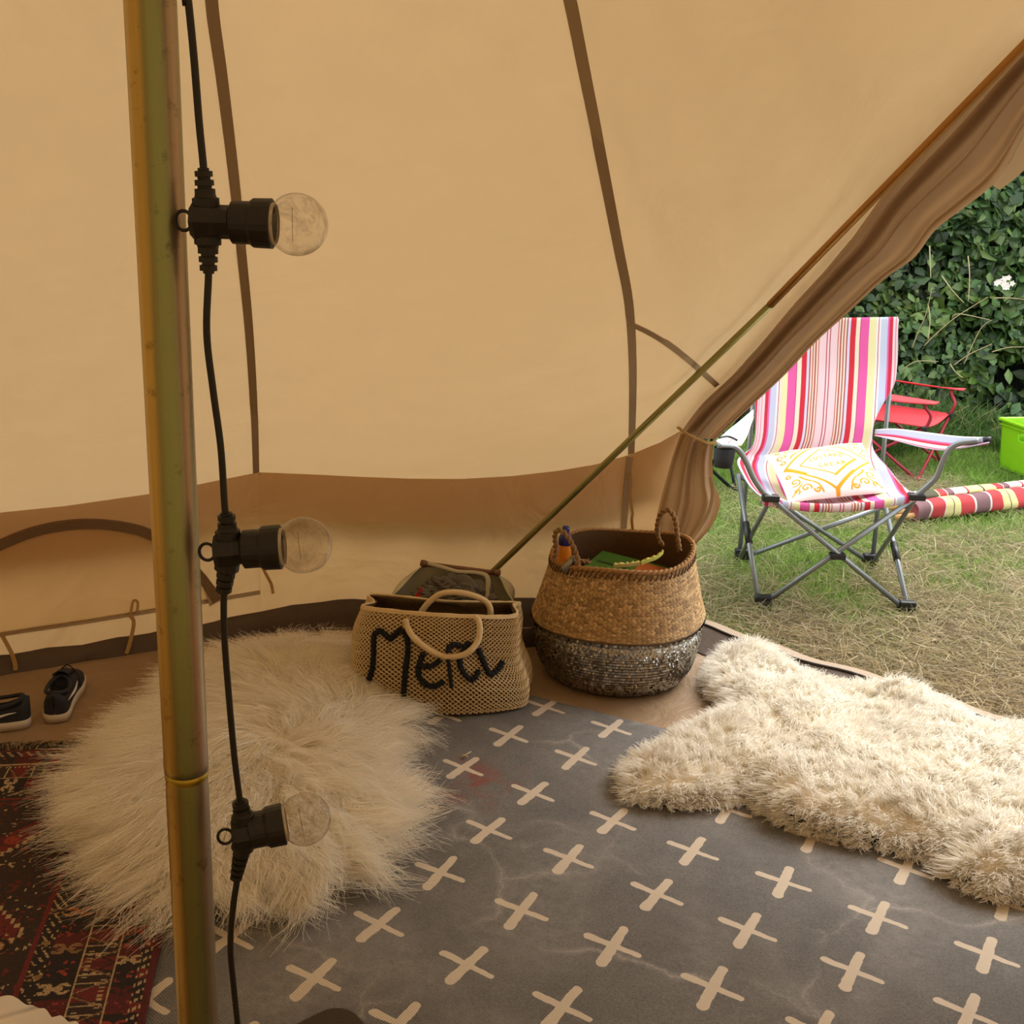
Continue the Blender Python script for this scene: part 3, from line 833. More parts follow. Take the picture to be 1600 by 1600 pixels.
# ================================================================ FLEECES
def fur_mat(name, trans=0.5):
    t = NT(name); c = t.attr('Col')
    d = t.n('BsdfDiffuse'); t.put(d, 'Color', c)
    r = t.n('BsdfTranslucent'); t.put(r, 'Color', c)
    m_ = t.n('MixShader'); t.put(m_, 0, trans); t.t.links.new(d.outputs[0], m_.inputs[1]); t.t.links.new(r.outputs[0], m_.inputs[2])
    g = t.n('BsdfGlossy', Roughness=0.45); t.put(g, 'Color', (1, 0.97, 0.9))
    m2 = t.n('MixShader'); t.put(m2, 0, 0.04); t.t.links.new(m_.outputs[0], m2.inputs[1]); t.t.links.new(g.outputs[0], m2.inputs[2])
    return t.surf(m2.outputs[0])
M_FUR = fur_mat('cream_fur'); 
M_PELT = plain('pelt_wool', '#f4ecdc', 0.95, scale=60, var=0.08, bump=0.6, bdist=0.01)
def pelt(name, poly, zfn, parent, step=0.015, low=0.004):
    poly = np.array(poly); lo = poly.min(0); hi = poly.max(0)
    xs = np.arange(lo[0], hi[0] + step, step); ys = np.arange(lo[1], hi[1] + step, step)
    X, Y = np.meshgrid(xs, ys, indexing='ij'); P = np.stack([X.ravel(), Y.ravel()], -1)
    inn = inpoly(P, poly); d, _ = edge_dist(P, poly); d = np.where(inn, d, -d)
    Z = np.where(inn, zfn(P, d), low).astype(float)
    ny = len(ys); idx = np.arange(len(P)).reshape(X.shape)
    q = np.stack([idx[:-1, :-1], idx[1:, :-1], idx[1:, 1:], idx[:-1, 1:]], -1).reshape(-1, 4)
    keep = (d[q] > 0.0).all(1)
    q = q[keep]; used = np.unique(q); mp = -np.ones(len(P), int); mp[used] = np.arange(len(used))
    V = np.stack([P[used, 0], P[used, 1], Z[used]], -1)
    return mk(name, V, mp[q], M_PELT, parent)
def sample_poly(poly, n):
    poly = np.array(poly); lo = poly.min(0); hi = poly.max(0); out = np.zeros((0, 2))
    while len(out) < n:
        P = lo + RNG.random((n * 2, 2)) * (hi - lo); out = np.concatenate([out, P[inpoly(P, poly)]])
    return out[:n]
def fur(name, poly, zfn, parent, clumps, per, K, length, spread, lift, clump_r, flow, curl, width, tint, tipk=0.55, droop=1.0, rim_w=0.03, rim_share=0.0):
    R = sample_poly(poly, clumps * 3); d, near = edge_dist(R, np.array(poly))
    rim = np.where(d < rim_w)[0][:int(clumps * rim_share)]; rest_ = np.where(d >= 0)[0][-(clumps - len(rim)):]
    R = R[np.concatenate([rim, rest_])]; d, near = edge_dist(R, np.array(poly))
    fdir = flow(R, d, near); fdir += RNG.normal(size=fdir.shape) * spread; fdir /= np.linalg.norm(fdir, axis=1, keepdims=True) + 1e-9
    Lc = length(R, d) * (0.75 + 0.5 * RNG.random(clumps))
    lf = lift(R, d) * (0.8 + 0.4 * RNG.random(clumps))
    n = clumps * per; k = np.repeat(np.arange(clumps), per)
    off = RNG.normal(size=(n, 2)) * clump_r
    root = R[k] + off; dr, _ = edge_dist(root, np.array(poly)); ins = inpoly(root, np.array(poly)); dr = np.where(ins, dr, 0)
    z0 = np.where(ins, zfn(root, dr), 0.006)
    tt = np.linspace(0, 1, K)[None, :]
    Ls = (Lc[k] * (0.7 + 0.45 * RNG.random(n)))[:, None]
    up = (lf[k] * (0.8 + 0.4 * RNG.random(n)))[:, None]
    hor = np.sqrt(np.clip(1 - up ** 2, 0.02, 1))
    s = Ls * tt
    fd = fdir[k] + RNG.normal(size=(n, 2)) * 0.11; fd /= np.linalg.norm(fd, axis=1, keepdims=True)
    H = s * hor * (0.55 + 0.6 * tt)
    Z = s * up - droop * (Ls * up * 0.75) * tt ** 2.2
    conv = 1 - tipk * tt ** 1.3
    X = R[k, 0][:, None] + off[:, 0][:, None] * conv + fd[:, 0][:, None] * H
    Y = R[k, 1][:, None] + off[:, 1][:, None] * conv + fd[:, 1][:, None] * H
    phs = (RNG.random(clumps) * 6.28)[k][:, None] + RNG.normal(size=(n, 1)) * 0.28
    fr_ = (0.8 + RNG.random(clumps) * 1.0)[k][:, None]
    cu = curl * np.sin(phs + fr_ * 6.28 * tt) * tt
    X += -fd[:, 1][:, None] * cu; Y += fd[:, 0][:, None] * cu
    Z = z0[:, None] - 0.004 + Z + 0.5 * curl * np.cos(phs + fr_ * 5 * tt) * tt
    P = np.stack([X, Y, np.maximum(Z, 0.016 + 0.008 * RNG.random((n, 1)))], -1)
    c = np.array(tint)[None, :] * (0.94 + 0.08 * RNG.random(clumps))[k][:, None] * (0.96 + 0.06 * RNG.random((n, 1)))
    y = RNG.random(clumps)[k][:, None]; c = c * np.array([1, 1, 1]) * (1 - y * np.array([0.0, 0.02, 0.07])[None, :])
    o = ribbons(name, P, np.full(n, width) * (0.7 + 0.6 * RNG.random(n)), M_FUR, parent, col=np.clip(c, 0, 0.985))
    o['kind'] = 'stuff'
    return o
# long-haired fleece by the pole
fpx = [(195, 1220), (200, 1180), (225, 1150), (290, 1105), (352, 1048), (430, 1034), (500, 1016), (545, 1045), (556, 1090), (596, 1128), (590, 1150), (548, 1176), (560, 1215), (598, 1258), (590, 1285), (552, 1310), (548, 1345), (500, 1375), (440, 1372), (385, 1388), (320, 1402), (255, 1392), (240, 1352), (196, 1330), (188, 1280), (172, 1258)]
poly1 = [tuple(onz(x, y, 0.03).xy) for x, y in fpx]
def z1(P, d): return 0.020 + 0.055 * (1 - np.exp(-np.maximum(d, 0) / 0.07)) + 0.022 * (fbm(P[:, 0] * 5 + 9, P[:, 1] * 5 + 3, 4) - 0.45)
c1 = np.mean(poly1, 0)
def flow1(R, d, near):
    o_ = near - R; o_ /= np.linalg.norm(o_, axis=1, keepdims=True) + 1e-9
    rad = R - (c1 + np.array([0.02, 0.10])); rad /= np.linalg.norm(rad, axis=1, keepdims=True) + 1e-9
    a = (fbm(R[:, 0] * 4 + 7, R[:, 1] * 4 + 1, 8) - 0.5) * 5.5
    sw = np.stack([rad[:, 0] * np.cos(a) - rad[:, 1] * np.sin(a), rad[:, 0] * np.sin(a) + rad[:, 1] * np.cos(a)], -1)
    w = np.exp(-d / 0.06)[:, None]
    b = (fbm(R[:, 0] * 9 + 2, R[:, 1] * 9 + 4, 18) - 0.5) * 3.4
    ob = np.stack([o_[:, 0] * np.cos(b) - o_[:, 1] * np.sin(b), o_[:, 0] * np.sin(b) + o_[:, 1] * np.cos(b)], -1)
    return sw * (1 - w) + ob * w
fl1 = thing('sheepskin_rug', 'shaggy cream long-haired sheepskin lying behind the centre pole', 'sheepskin')
pelt('pelt', poly1, z1, fl1)
fur('fur', poly1, z1, fl1, 2300, 32, 7, lambda R, d: 0.115 + 0.08 * fbm(R[:, 0] * 6, R[:, 1] * 6, 2), 0.20,
    lambda R, d: 0.34 + 0.16 * np.minimum(d / 0.1, 1), 0.013, flow1, 0.024, 0.0018, (0.985, 0.955, 0.89), 0.86)
# dense woolly fleece across the doorway
gpx = [(985, 1195), (1040, 1168), (1098, 1140), (1145, 1112), (1112, 1072), (1110, 1040), (1142, 1022), (1190, 1030), (1235, 1055), (1300, 1080), (1385, 1092), (1455, 1112), (1535, 1150), (1640, 1172), (1800, 1200), (1860, 1300), (1760, 1390), (1640, 1395), (1545, 1388), (1490, 1368), (1482, 1340), (1420, 1322), (1330, 1305), (1240, 1282), (1195, 1255), (1178, 1235), (1120, 1248), (1040, 1250), (985, 1238)]
poly2 = [tuple(onz(x, y, 0.03).xy) for x, y in gpx]
thr_a = np.array([D1f.x, D1f.y]); thr_n = np.array([0.63, 0.776])
def z2(P, d):
    lump = fbm(P[:, 0] * 7 + 11, P[:, 1] * 7 + 5, 6)
    rise = np.exp(-((((P - thr_a) @ thr_n) + 0.04) / 0.07) ** 2) * 0.035
    return 0.008 + 0.086 * (1 - np.exp(-np.maximum(d, 0) / 0.032)) + 0.075 * (lump - 0.45) * np.clip(d / 0.06, 0, 1) + rise
def flow2(R, d, near):
    o_ = near - R; o_ /= np.linalg.norm(o_, axis=1, keepdims=True) + 1e-9
    a = fbm(R[:, 0] * 4 + 2, R[:, 1] * 4 + 8, 12) * 12
    sw = np.stack([np.cos(a), np.sin(a)], -1); w = np.exp(-d / 0.05)[:, None]
    return sw * (1 - w) + o_ * (w * 1.4)
fl2 = thing('sheepskin_rug', 'thick woolly cream sheepskin spread along the doorway on the grey rug', 'sheepskin')
pelt('pelt', poly2, z2, fl2)
fur('wool', poly2, z2, fl2, 6600, 13, 5, lambda R, d: 0.032 + 0.018 * fbm(R[:, 0] * 9, R[:, 1] * 9, 22), 0.45,
    lambda R, d: 0.30 + 0.60 * np.minimum(d / 0.05, 1), 0.0080, flow2, 0.0065, 0.0032, (0.965, 0.94, 0.885), 0.72, droop=0.25, rim_w=0.022, rim_share=0.22)

# ================================================================ STRING OF BULBS
M_BLACK = plain('black_rubber', '#15120f', 0.5, scale=80, var=0.2, bump=0.1, bdist=0.001)
t = NT('clear_glass'); 
tr = t.n('BsdfTransparent'); t.put(tr, 'Color', (0.97, 0.96, 0.95)); gl = t.n('BsdfGlossy', Roughness=0.02)
lw = t.n('LayerWeight', Blend=0.5); fac_ = t.m('ADD', t.m('MULTIPLY', t.m('POWER', lw.outputs['Facing'], 4.0), 0.8), 0.04); mx = t.n('MixShader'); t.t.links.new(fac_, mx.inputs[0]); t.t.links.new(tr.outputs[0], mx.inputs[1]); t.t.links.new(gl.outputs[0], mx.inputs[2])
sm = t.n('BsdfDiffuse'); t.put(sm, 'Color', lin('#8d7f6c')); mx2 = t.n('MixShader')
v = t.obj(); dd = t.ramp(t.noise(55, 5, 0.7, v, 1.0), [(0.48, 0.02), (0.64, 0.32)])
t.t.links.new(dd, mx2.inputs[0]); t.t.links.new(mx.outputs[0], mx2.inputs[1]); t.t.links.new(sm.outputs[0], mx2.inputs[2])
M_GLASS = t.surf(mx2.outputs[0])
M_WHITE = plain('pale_filament_stem', '#cfc6b6', 0.4, scale=60)
lights = thing('string_lights', 'black cable of festoon lights with clear globe bulbs beside the pole', 'string lights')
YB = 0.835
cab = [(286, -60), (294, 0), (303, 90), (311, 190), (318, 262), (324, 345), (326, 420), (323, 520), (333, 610), (345, 700), (351, 790), (357, 862), (350, 930), (351, 1000), (357, 1080), (366, 1180), (374, 1245), (380, 1300), (372, 1365), (364, 1420), (360, 1480), (365, 1540), (373, 1620), (384, 1760)]
m = MB(); m.tube(smooth_path([Vector((PX + 0.022, YB, 2.45)), Vector((PX + 0.020, YB, 2.2)), Vector((PX + 0.024, YB, 1.9))] + [ony(x, y, YB) for x, y in cab] + [Vector((PX + 0.05, YB, 0.45)), Vector((PX + 0.055, YB, 0.2)), Vector((PX + 0.07, YB + 0.02, 0.03))], 190), 0.0027, 8); m.build('cable', M_BLACK, lights)
def lamp(cx_, cy_, bx, by, up_to, dn_to, upx, dnx, depth):
    """junction at a pixel, bulb centre at another; real sizes follow from the distance"""
    c = ony(cx_, cy_, YB); b = ony(bx, by, YB + depth); ax = (b - c).normalized()
    h = MB()
    L = (b - c).length; rb = 0.0219
    s0 = L - rb * 0.80                      # where glass begins
    # tee body
    h.lathe([(0.0, -0.0105), (0.0125, -0.0105), (0.0142, -0.007), (0.0142, 0.003), (0.0118, 0.008), (0.0118, s0 - 0.027)], c, ax, 8)
    h.lathe([(0.0118, s0 - 0.030), (0.0150, s0 - 0.028), (0.0150, s0 - 0.016), (0.0172, s0 - 0.013), (0.0175, s0), (0.0160, s0 + 0.0005), (0.0, s0 - .002)], c, ax, 24)
    body = h.build('lamp_holder', M_BLACK, lights, smooth=False)
    for tx, ty, sgn in ((upx, up_to, 1), (dnx, dn_to, -1)):
        e = ony(tx, ty, YB); d = e - c; dl = d.length; d.normalize()
        q = MB(); prof = [(0.0095, 0.010), (0.0095, 0.016), (0.0078, 0.0165)]
        x0 = 0.0185; k = 0
        while x0 < dl - 0.003:
            r = 0.0072 - 0.0005 * k
            prof += [(r, x0), (r, x0 + 0.0038), (r - 0.0022, x0 + 0.0040), (r - 0.0022, x0 + 0.0058)]; x0 += 0.006; k += 1
        prof.append((0.0025, x0)); q.lathe(prof, c, d, 14); q.build('strain_relief', M_BLACK, body, smooth=False)
    # hanging ring against the pole
    rg = MB(); rc = c - ax * 0.0168; sidev = ax.cross(Vector((0, 1, 0))).normalized()
    rg.tube([rc + ax * (0.0060 * math.cos(a)) + sidev * (0.0068 * math.sin(a)) for a in [2 * math.pi * k / 18 for k in range(18)]], 0.0013, 6, closed=True)
    rg.tube([rc + ax * 0.005, c - ax * 0.009], 0.0024, 8); rg.build('hanging_ring', M_BLACK, body)
    g_ = MB(); n = 26; prof = [(0.0135, s0 - 0.004 - L)]
    a0 = math.asin(0.0140 / rb)
    for k in range(n + 1):
        a = math.pi - a0 - (math.pi - a0) * k / n; prof.append((max(rb * math.sin(a), 1e-5), rb * math.cos(a)))
    g_.lathe(prof, b, ax, 48); bulb = g_.build('bulb', M_GLASS, lights)
    co = MB(); co.lathe([(0.0142, s0 - 0.001 - L), (0.0148, s0 + 0.0005 - L), (0.0146, s0 + 0.0022 - L), (0.0138, s0 + 0.0026 - L)], b, ax, 32); co.build('glass_collar', M_WHITE, bulb)
    fi = MB(); fi.tube([b - ax * rb * 0.15 + sidev * s_k for s_k in (-0.012, -0.006, 0.0, 0.006, 0.012)], 0.00018, 5); 
    fi.build('filament', M_BLACK, bulb)
lamp(324, 346, 464, 351, 268, 425, 318, 326, 0.0)
lamp(358, 860, 474, 852, 796, 928, 353, 349, 0.004)
lamp(384, 1300, 476, 1280, 1248, 1372, 374, 369, 0.012)
# ================================================================ STRAW BAG
M_JUTE = plain('pale_jute_cord', '#d2ba90', 0.9, scale=150, var=0.25, bump=0.4)
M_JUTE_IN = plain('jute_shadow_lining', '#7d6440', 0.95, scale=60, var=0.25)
M_NAVY = plain('navy_braid', '#0e1019', 0.95, scale=250, var=0.3, bump=0.6)
tote = thing('straw_tote_bag', 'woven straw tote bag with navy braided lettering on its front', 'bag')
b_l, b_m, b_r = onz(572, 1092, 0.02), onz(690, 1116, 0.02), onz(812, 1106, 0.02)
def up_from(px, py, base_, dy): return ony(px, py, base_.y + dy)
dB = Vector((0.02, 0.21, 0))
lev0 = [b_l, b_m, b_r, b_r + Vector((0.012, 0.10, 0)), b_r + dB, b_m + dB, b_l + dB, b_l + Vector((-0.012, 0.10, 0))]
def ring(l, m_, r, back, zb=0.0, sq=1.0):
    L_, M_, R_ = l, m_, r
    bb = Vector((0.01, back, zb))
    return [L_, M_, R_, R_.lerp(R_ + bb, 0.5) + Vector((0.012 * sq, 0, 0)), R_ + bb, M_ + bb, L_ + bb, L_.lerp(L_ + bb, 0.5) - Vector((0.012 * sq, 0, 0))]
lev1 = ring(up_from(562, 1068, b_l, -0.005), up_from(690, 1075, b_m, -0.01), up_from(813, 1078, b_r, -0.005), 0.22)
lev2 = ring(up_from(559, 1025, b_l, 0.01), up_from(690, 1030, b_m, 0.0), up_from(799, 1035, b_r, 0.01), 0.21)
lev3 = ring(up_from(563, 985, b_l, 0.03), up_from(690, 990, b_m, 0.03), up_from(800, 995, b_r, 0.03), 0.18)
lev4 = ring(up_from(573, 948, b_l, 0.05), up_from(690, 959, b_m, 0.06), up_from(798, 961, b_r, 0.05), 0.09, 0.004, 0.5)
lev4[3] += Vector((-0.008, 0, 0.012)); lev4[7] += Vector((0.02, 0, -0.004))
tf = loft([lev0, lev1, lev2, lev3, lev4], 0, 0)
def droop(u): return Vector((0, 0, -0.012 * max(0, math.sin(2 * math.pi * (u * 4)))) )
m = MB(); cen = sum(lev2, Vector()) / 8
def inner(u, v_):
    p = tf(u, v_); q = Vector((cen.x, cen.y, p.z)); return p + (q - p).normalized() * 0.006
m.grid(inner, 64, 24, closed_u=True); m.build('lining', M_JUTE_IN, tote)  # added inner sheet, coloured dark for the shade seen through the net
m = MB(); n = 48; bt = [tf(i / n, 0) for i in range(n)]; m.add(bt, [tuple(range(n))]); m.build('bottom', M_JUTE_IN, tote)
# open net of crossing cords
net = MB(); NS = 124
for k in range(NS):
    for sg in (1, -1):
        pts = []
        for j in range(25):
            v_ = 0.01 + 0.93 * j / 24; u = (k / NS + sg * 0.20 * v_) % 1.0
            p = tf(u, v_); q = Vector((cen.x, cen.y, p.z)); o_ = (p - q).normalized()
            pts.append(p + o_ * (0.0012 * sg * (1 if (j % 2) else -1) + 0.001))
        net.tube(pts, 0.0021, 3, caps=False)
o = net.build('net', M_JUTE, tote); o['kind'] = 'stuff'
BV_TOTE = BVHTree.FromPolygons([tf(i / 64, j / 30) for j in range(31) for i in range(64)], [(j * 64 + i, j * 64 + (i + 1) % 64, (j + 1) * 64 + (i + 1) % 64, (j + 1) * 64 + i) for j in range(30) for i in range(64)])
def cord(path, r, name, mat, parent, lumps=0.25, freq=0.010, sides=8):
    n = max(12, int(sum((b - a).length for a, b in zip(path, path[1:])) / 0.003)); P = smooth_path(path, n)
    s = 0; R = []
    for i, p in enumerate(P):
        if i: s += (p - P[i - 1]).length
        R.append(r * (1 + lumps * math.sin(2 * math.pi * s / freq)))
    q = MB(); q.tube(P, R, sides); return q.build(name, mat, parent)
# stitched top band: several cords round the rim
for k in range(4):
    path = [tf(i / 72, 0.955 + 0.015 * k) for i in range(72)]
    q = MB(); q.tube([p + (p - Vector((cen.x, cen.y, p.z))).normalized() * 0.003 for p in path], [0.0034 * (1 + 0.25 * math.sin(i * 2.1)) for i in range(72)], 6, closed=True); q.build('rim_cord', M_JUTE, tote)
def tpx(x, y): return 550 + x / 5.333, 860 + y / 5.333
def lettering(pts, w, name='letter_stroke'):
    P = []
    for x, y in pts:
        l, nr = hit(BV_TOTE, *tpx(x, y))
        if l is not None: P.append(l + nr * 0.005)
    cord(P, w, name, M_NAVY, tote, 0.18, 0.012)
lettering([(135, 1225), (148, 1150), (150, 1080), (178, 980), (188, 860), (188, 740), (205, 690), (245, 672), (290, 705), (325, 738), (362, 705), (405, 668), (445, 690), (468, 760), (470, 850), (455, 960), (445, 1080), (435, 1200), (430, 1300)], 0.0084, 'letter_m')
lettering([(602, 855), (575, 910), (560, 970), (560, 1035), (590, 1090), (640, 1120), (700, 1122), (768, 1085)], 0.0084, 'letter_e')
lettering([(572, 945), (620, 965), (670, 958), (738, 912)], 0.0078, 'letter_e')
lettering([(802, 850), (812, 805), (850, 785), (905, 800)], 0.0078, 'letter_r')
lettering([(802, 905), (812, 980), (820, 1060), (832, 1138)], 0.0055, 'letter_r')
lettering([(922, 850), (938, 800), (965, 775), (990, 800)], 0.0078, 'letter_c')
lettering([(893, 900), (905, 970), (945, 1035), (990, 1072), (1030, 1045), (1050, 990)], 0.0082, 'letter_c')
lettering([(1048, 815), (1070, 880), (1105, 960), (1145, 1028), (1195, 1005), (1248, 928)], 0.0082, 'letter_i')
lettering([(1082, 618), (1085, 650)], 0.0040, 'letter_i')
fy = tf(0.125, 1).y
def handle(pts, ys):
    P = [ony(*tpx(x, y), yy) for (x, y), yy in zip(pts, ys)]
    cord(P, 0.0088, 'handle', M_JUTE, tote, 0.06, 0.007, 10)
hp = [(445, 575), (462, 640), (505, 715), (575, 780), (680, 850), (790, 886), (900, 878), (985, 835), (1045, 760), (1066, 670), (1055, 590), (1020, 548)]
handle(hp, [fy - 0.008, fy - 0.012, fy - 0.035, fy - 0.046, fy - 0.054, fy - 0.058, fy - 0.058, fy - 0.055, fy - 0.04, fy - 0.03, fy - 0.014, fy - 0.004])
yb_ = tf(0.62, 1).y
handle([(560, 545), (600, 480), (660, 415), (740, 362), (820, 350), (900, 352), (980, 368), (1060, 395), (1120, 430), (1150, 480), (1155, 550)], [yb_ - 0.02] * 11)

# ---- fabric bag with wooden dowels standing behind it
M_SAGE = canvas_mat('sage_cotton', (0.60, 0.57, 0.43), (0.4, 0.38, 0.27), 0.2, crease=0.3)
M_DOWEL = plain('brown_wood_dowel', '#6e4a28', 0.5, scale=40)
craft = thing('dowel_craft_bag', 'pale green fabric bag hung on wooden dowels behind the straw bag', 'bag')
yb = 3.46; yf = 3.30
kL, kR = ony(668, 880, yb), ony(771, 894, yb - 0.03)
fL_, fM, fR_ = ony(610, 942, yf), ony(690, 946, yf - 0.03), ony(797, 950, yf)
bz = 0.012
l0 = [Vector((fL_.x + 0.03, yf, bz)), Vector((fM.x, yf - 0.02, bz)), Vector((fR_.x - 0.03, yf, bz)), Vector((fR_.x - 0.02, (yf + yb) / 2, bz)), Vector((kR.x, yb - 0.03, bz)), Vector((fM.x, yb, bz)), Vector((kL.x - 0.02, yb, bz)), Vector((fL_.x + 0.02, (yf + yb) / 2, bz))]
l1 = [fL_.lerp(l0[0], 0.4) + Vector((-.01, 0, 0)), fM.lerp(l0[1], 0.4), fR_.lerp(l0[2], 0.4) + Vector((.01, 0, 0)), Vector((fR_.x + 0.005, (yf + yb) / 2, 0.19)), Vector((kR.x + 0.05, yb - .02, 0.2)), Vector((fM.x, yb + .01, 0.2)), Vector((kL.x - 0.05, yb, 0.2)), Vector((fL_.x, (yf + yb) / 2, 0.19))]
sR = ony(790, 922, (yf + yb) / 2); sL = ony(630, 915, (yf + yb) / 2)
l2 = [fL_, fM, fR_, sR, kR, kL.lerp(kR, 0.5) + Vector((0, 0, -0.004)), kL, sL]
cf = loft([l0, l1, l2], 0, 0)
m = MB(); m.grid(lambda u, v_: cf(u, v_), 56, 18, closed_u=True); m.build('fabric_body', M_SAGE, craft, solid=0.003)
m = MB(); m.add([cf(i / 40, 0) for i in range(40)], [tuple(range(40))]); m.build('bottom', M_SAGE, craft)
m = MB(); m.tube([kL + Vector((-0.02, 0, -.004)) * 0.6, kR + Vector((0.02, 0, -.004)) * .6], 0.008, 10)
for e in (kL + Vector((-0.012, -.004, 0)), kR + Vector((0.012, -.004, 0))): m.lathe([(0.0, -0.012), (0.010, -0.010), (0.012, 0.0), (0.010, 0.010), (0.0, 0.012)], e, (1, 0, -.15), 12)
m.build('dowel', M_DOWEL, craft)
m = MB(); m.tube(smooth_path([kL, ony(690, 886, yb - .03), ony(715, 893, yb - .045), ony(745, 895, yb - .05), ony(762, 903, yb - .07), ony(761, 935, yb - .10)], 30), 0.009, 8, flat=0.7); m.build('rolled_hem', canvas_mat('pale_hem', (0.5, 0.44, 0.32), (0.2, 0.18, 0.1), 0.1), craft)
m = MB(); m.tube([fL_ + Vector((0, -.002, 0)), fM + Vector((0, -.004, 0)), fR_ + Vector((0, -.002, 0))], 0.005, 8); m.build('front_hem', M_SAGE, craft)
# things inside it
def crumple(name, c, r, mat, label, cat, seed, sq=(1, 1, 0.6), amp=0.35, n=26, parent=None):
    q = MB(); rs = np.random.default_rng(seed); ph = rs.random(12) * 6.28
    def fn(u, v_):
        a = 2 * math.pi * u; b = math.pi * v_ - math.pi / 2; d = Vector((math.cos(a) * math.cos(b), math.sin(a) * math.cos(b), math.sin(b)))
        k = 1 + amp * (abs(math.sin(d.x * 5 + ph[0] + d.y * 3)) * 0.6 + abs(math.sin(d.y * 8 + ph[1] - d.z * 6)) * 0.4 + abs(math.sin(d.z * 11 + d.x * 7 + ph[2])) * 0.3 - 0.6)
        return Vector(c) + Vector((d.x * r * k * sq[0], d.y * r * k * sq[1], d.z * r * k * sq[2]))
    q.grid(fn, n, n // 2 + 2, closed_u=True); o = q.build(name, mat, parent, smooth=False); 
    if label: tag(o, label, cat)
    return o
M_PLASTIC = plain('crumpled_film', '#57524a', 0.15, scale=20, var=0.5, bump=0.5, bdist=0.01)
pc = (fM + kL.lerp(kR, .5)) / 2
crumple('plastic_bag', (pc.x + 0.01, pc.y + 0.02, pc.z - 0.055), 0.095, M_PLASTIC, 'crumpled grey plastic bag inside the fabric bag', 'bag', 3, (1.15, 0.6, 0.72), amp=0.5, n=64)
crumple('cloth_bundle', (pc.x - 0.06, pc.y - 0.045, pc.z - 0.075), 0.05, plain('dusty_pink_cloth', '#6b4238', 0.9), 'small dusty pink cloth tucked in the fabric bag', 'cloth', 5, (1.0, 0.6, 0.8))
rp = ony(655, 927, pc.y - 0.02)
m = MB(); m.add([rp + Vector((-0.018, 0, -0.02)), rp + Vector((0.012, -0.004, -0.022)), rp + Vector((0.014, 0.004, 0.004)), rp + Vector((0.004, 0.004, 0.016)), rp + Vector((-0.018, 0.01, -0.02)), rp + Vector((0.012, 0.012, -0.022)), rp + Vector((0.014, 0.012, 0.004)), rp + Vector((0.004, 0.012, 0.016))], [(0, 1, 2, 3), (7, 6, 5, 4), (0, 4, 5, 1), (1, 5, 6, 2), (2, 6, 7, 3), (3, 7, 4, 0)])
tag(m.build('paper_packet', plain('red_paper', '#b3201c', 0.5), None, smooth=False), 'small red packet poking out of the fabric bag', 'packet')

# ================================================================ BELLY BASKET
BC = Vector((0.340, 3.305, 0.008))
t = NT('seagrass'); c = t.attr('Col'); v = t.obj()
st = t.noise(180, 3, 0.7, v); k = t.m('ADD', t.m('MULTIPLY', st, 0.5), 0.75)
M_GRASSW = t.surf(t.pbr(t.mix(1.0, c, t.n('CombineColor', Red=k, Green=k, Blue=k).outputs[0], 'MULTIPLY'), 0.55, 0, t.bump(st, 0.3, 0.002)))
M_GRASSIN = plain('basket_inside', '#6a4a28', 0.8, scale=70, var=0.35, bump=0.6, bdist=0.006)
bask = thing('belly_basket', 'round seagrass belly basket with a silver sequinned lower half', 'basket', loc=BC)
prof = [(0.200, 0.0), (0.216, 0.010), (0.238, 0.045), (0.252, 0.10), (0.257, 0.15), (0.256, 0.172), (0.264, 0.180), (0.265, 0.190), (0.256, 0.215), (0.243, 0.26), (0.230, 0.31), (0.219, 0.355), (0.211, 0.392)]
PV = [Vector((r, 0, z)) for r, z in prof]
def shear(p):                      # the soft basket sits higher on the doorway side
    k = p.z / 0.39
    return Vector((p.x, p.y, p.z + 0.085 * p.x * k + 0.010 * k * math.sin(3 * math.atan2(p.y, p.x) + 1)))
def bpt(th, s, off=0.0):           # s along the profile 0..1
    q = catmull(PV, s); e = 1e-3; tq = catmull(PV, min(1, s + e)) - catmull(PV, max(0, s - e)); nq = Vector((tq.z, 0, -tq.x)).normalized()
    r = q.x + nq.x * off; z = q.z + nq.z * off
    return shear(Vector((r * math.cos(th), r * math.sin(th), z)))
SB = 7 / 12.0                      # where the belly turns
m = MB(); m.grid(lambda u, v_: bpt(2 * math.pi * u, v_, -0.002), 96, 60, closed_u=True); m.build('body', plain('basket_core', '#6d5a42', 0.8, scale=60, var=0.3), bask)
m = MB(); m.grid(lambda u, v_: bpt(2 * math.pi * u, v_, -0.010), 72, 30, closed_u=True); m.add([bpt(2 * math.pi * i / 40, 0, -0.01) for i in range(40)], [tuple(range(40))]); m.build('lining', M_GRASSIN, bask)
tv = []; tfc = []; tc = []
NTH = 112; NRW = 29
cl = [np.array(lin(h)) for h in ('#a98656', '#b99463', '#9a7a4e', '#c2a172', '#8f7048', '#b0905e')]
for kr in range(NRW):
    s0 = SB + (1 - SB - 0.035) * kr / NRW; s1 = SB + (1 - SB - 0.035) * (kr + 1.25) / NRW
    sg = 1 if kr % 2 == 0 else -1
    for i in range(NTH):
        a0 = 2 * math.pi * (i + 0.5 * (kr % 2)) / NTH; da = 2 * math.pi / NTH; sl = sg * da * 0.55
        g = 0.90; b0 = len(tv)
        tv += [bpt(a0, s0, 0.0), bpt(a0 + da * g, s0, 0.0006), bpt(a0 + da * g + sl, s1, 0.0006), bpt(a0 + sl, s1, 0.0), bpt(a0 + da * g / 2 + sl / 2, (s0 + s1) / 2, 0.0034)]
        for q in range(4): tfc.append((b0 + q, b0 + (q + 1) % 4, b0 + 4)); 
        cc = cl[RNG.integers(len(cl))] * (0.8 + 0.4 * RNG.random())
        tc += [cc] * 4
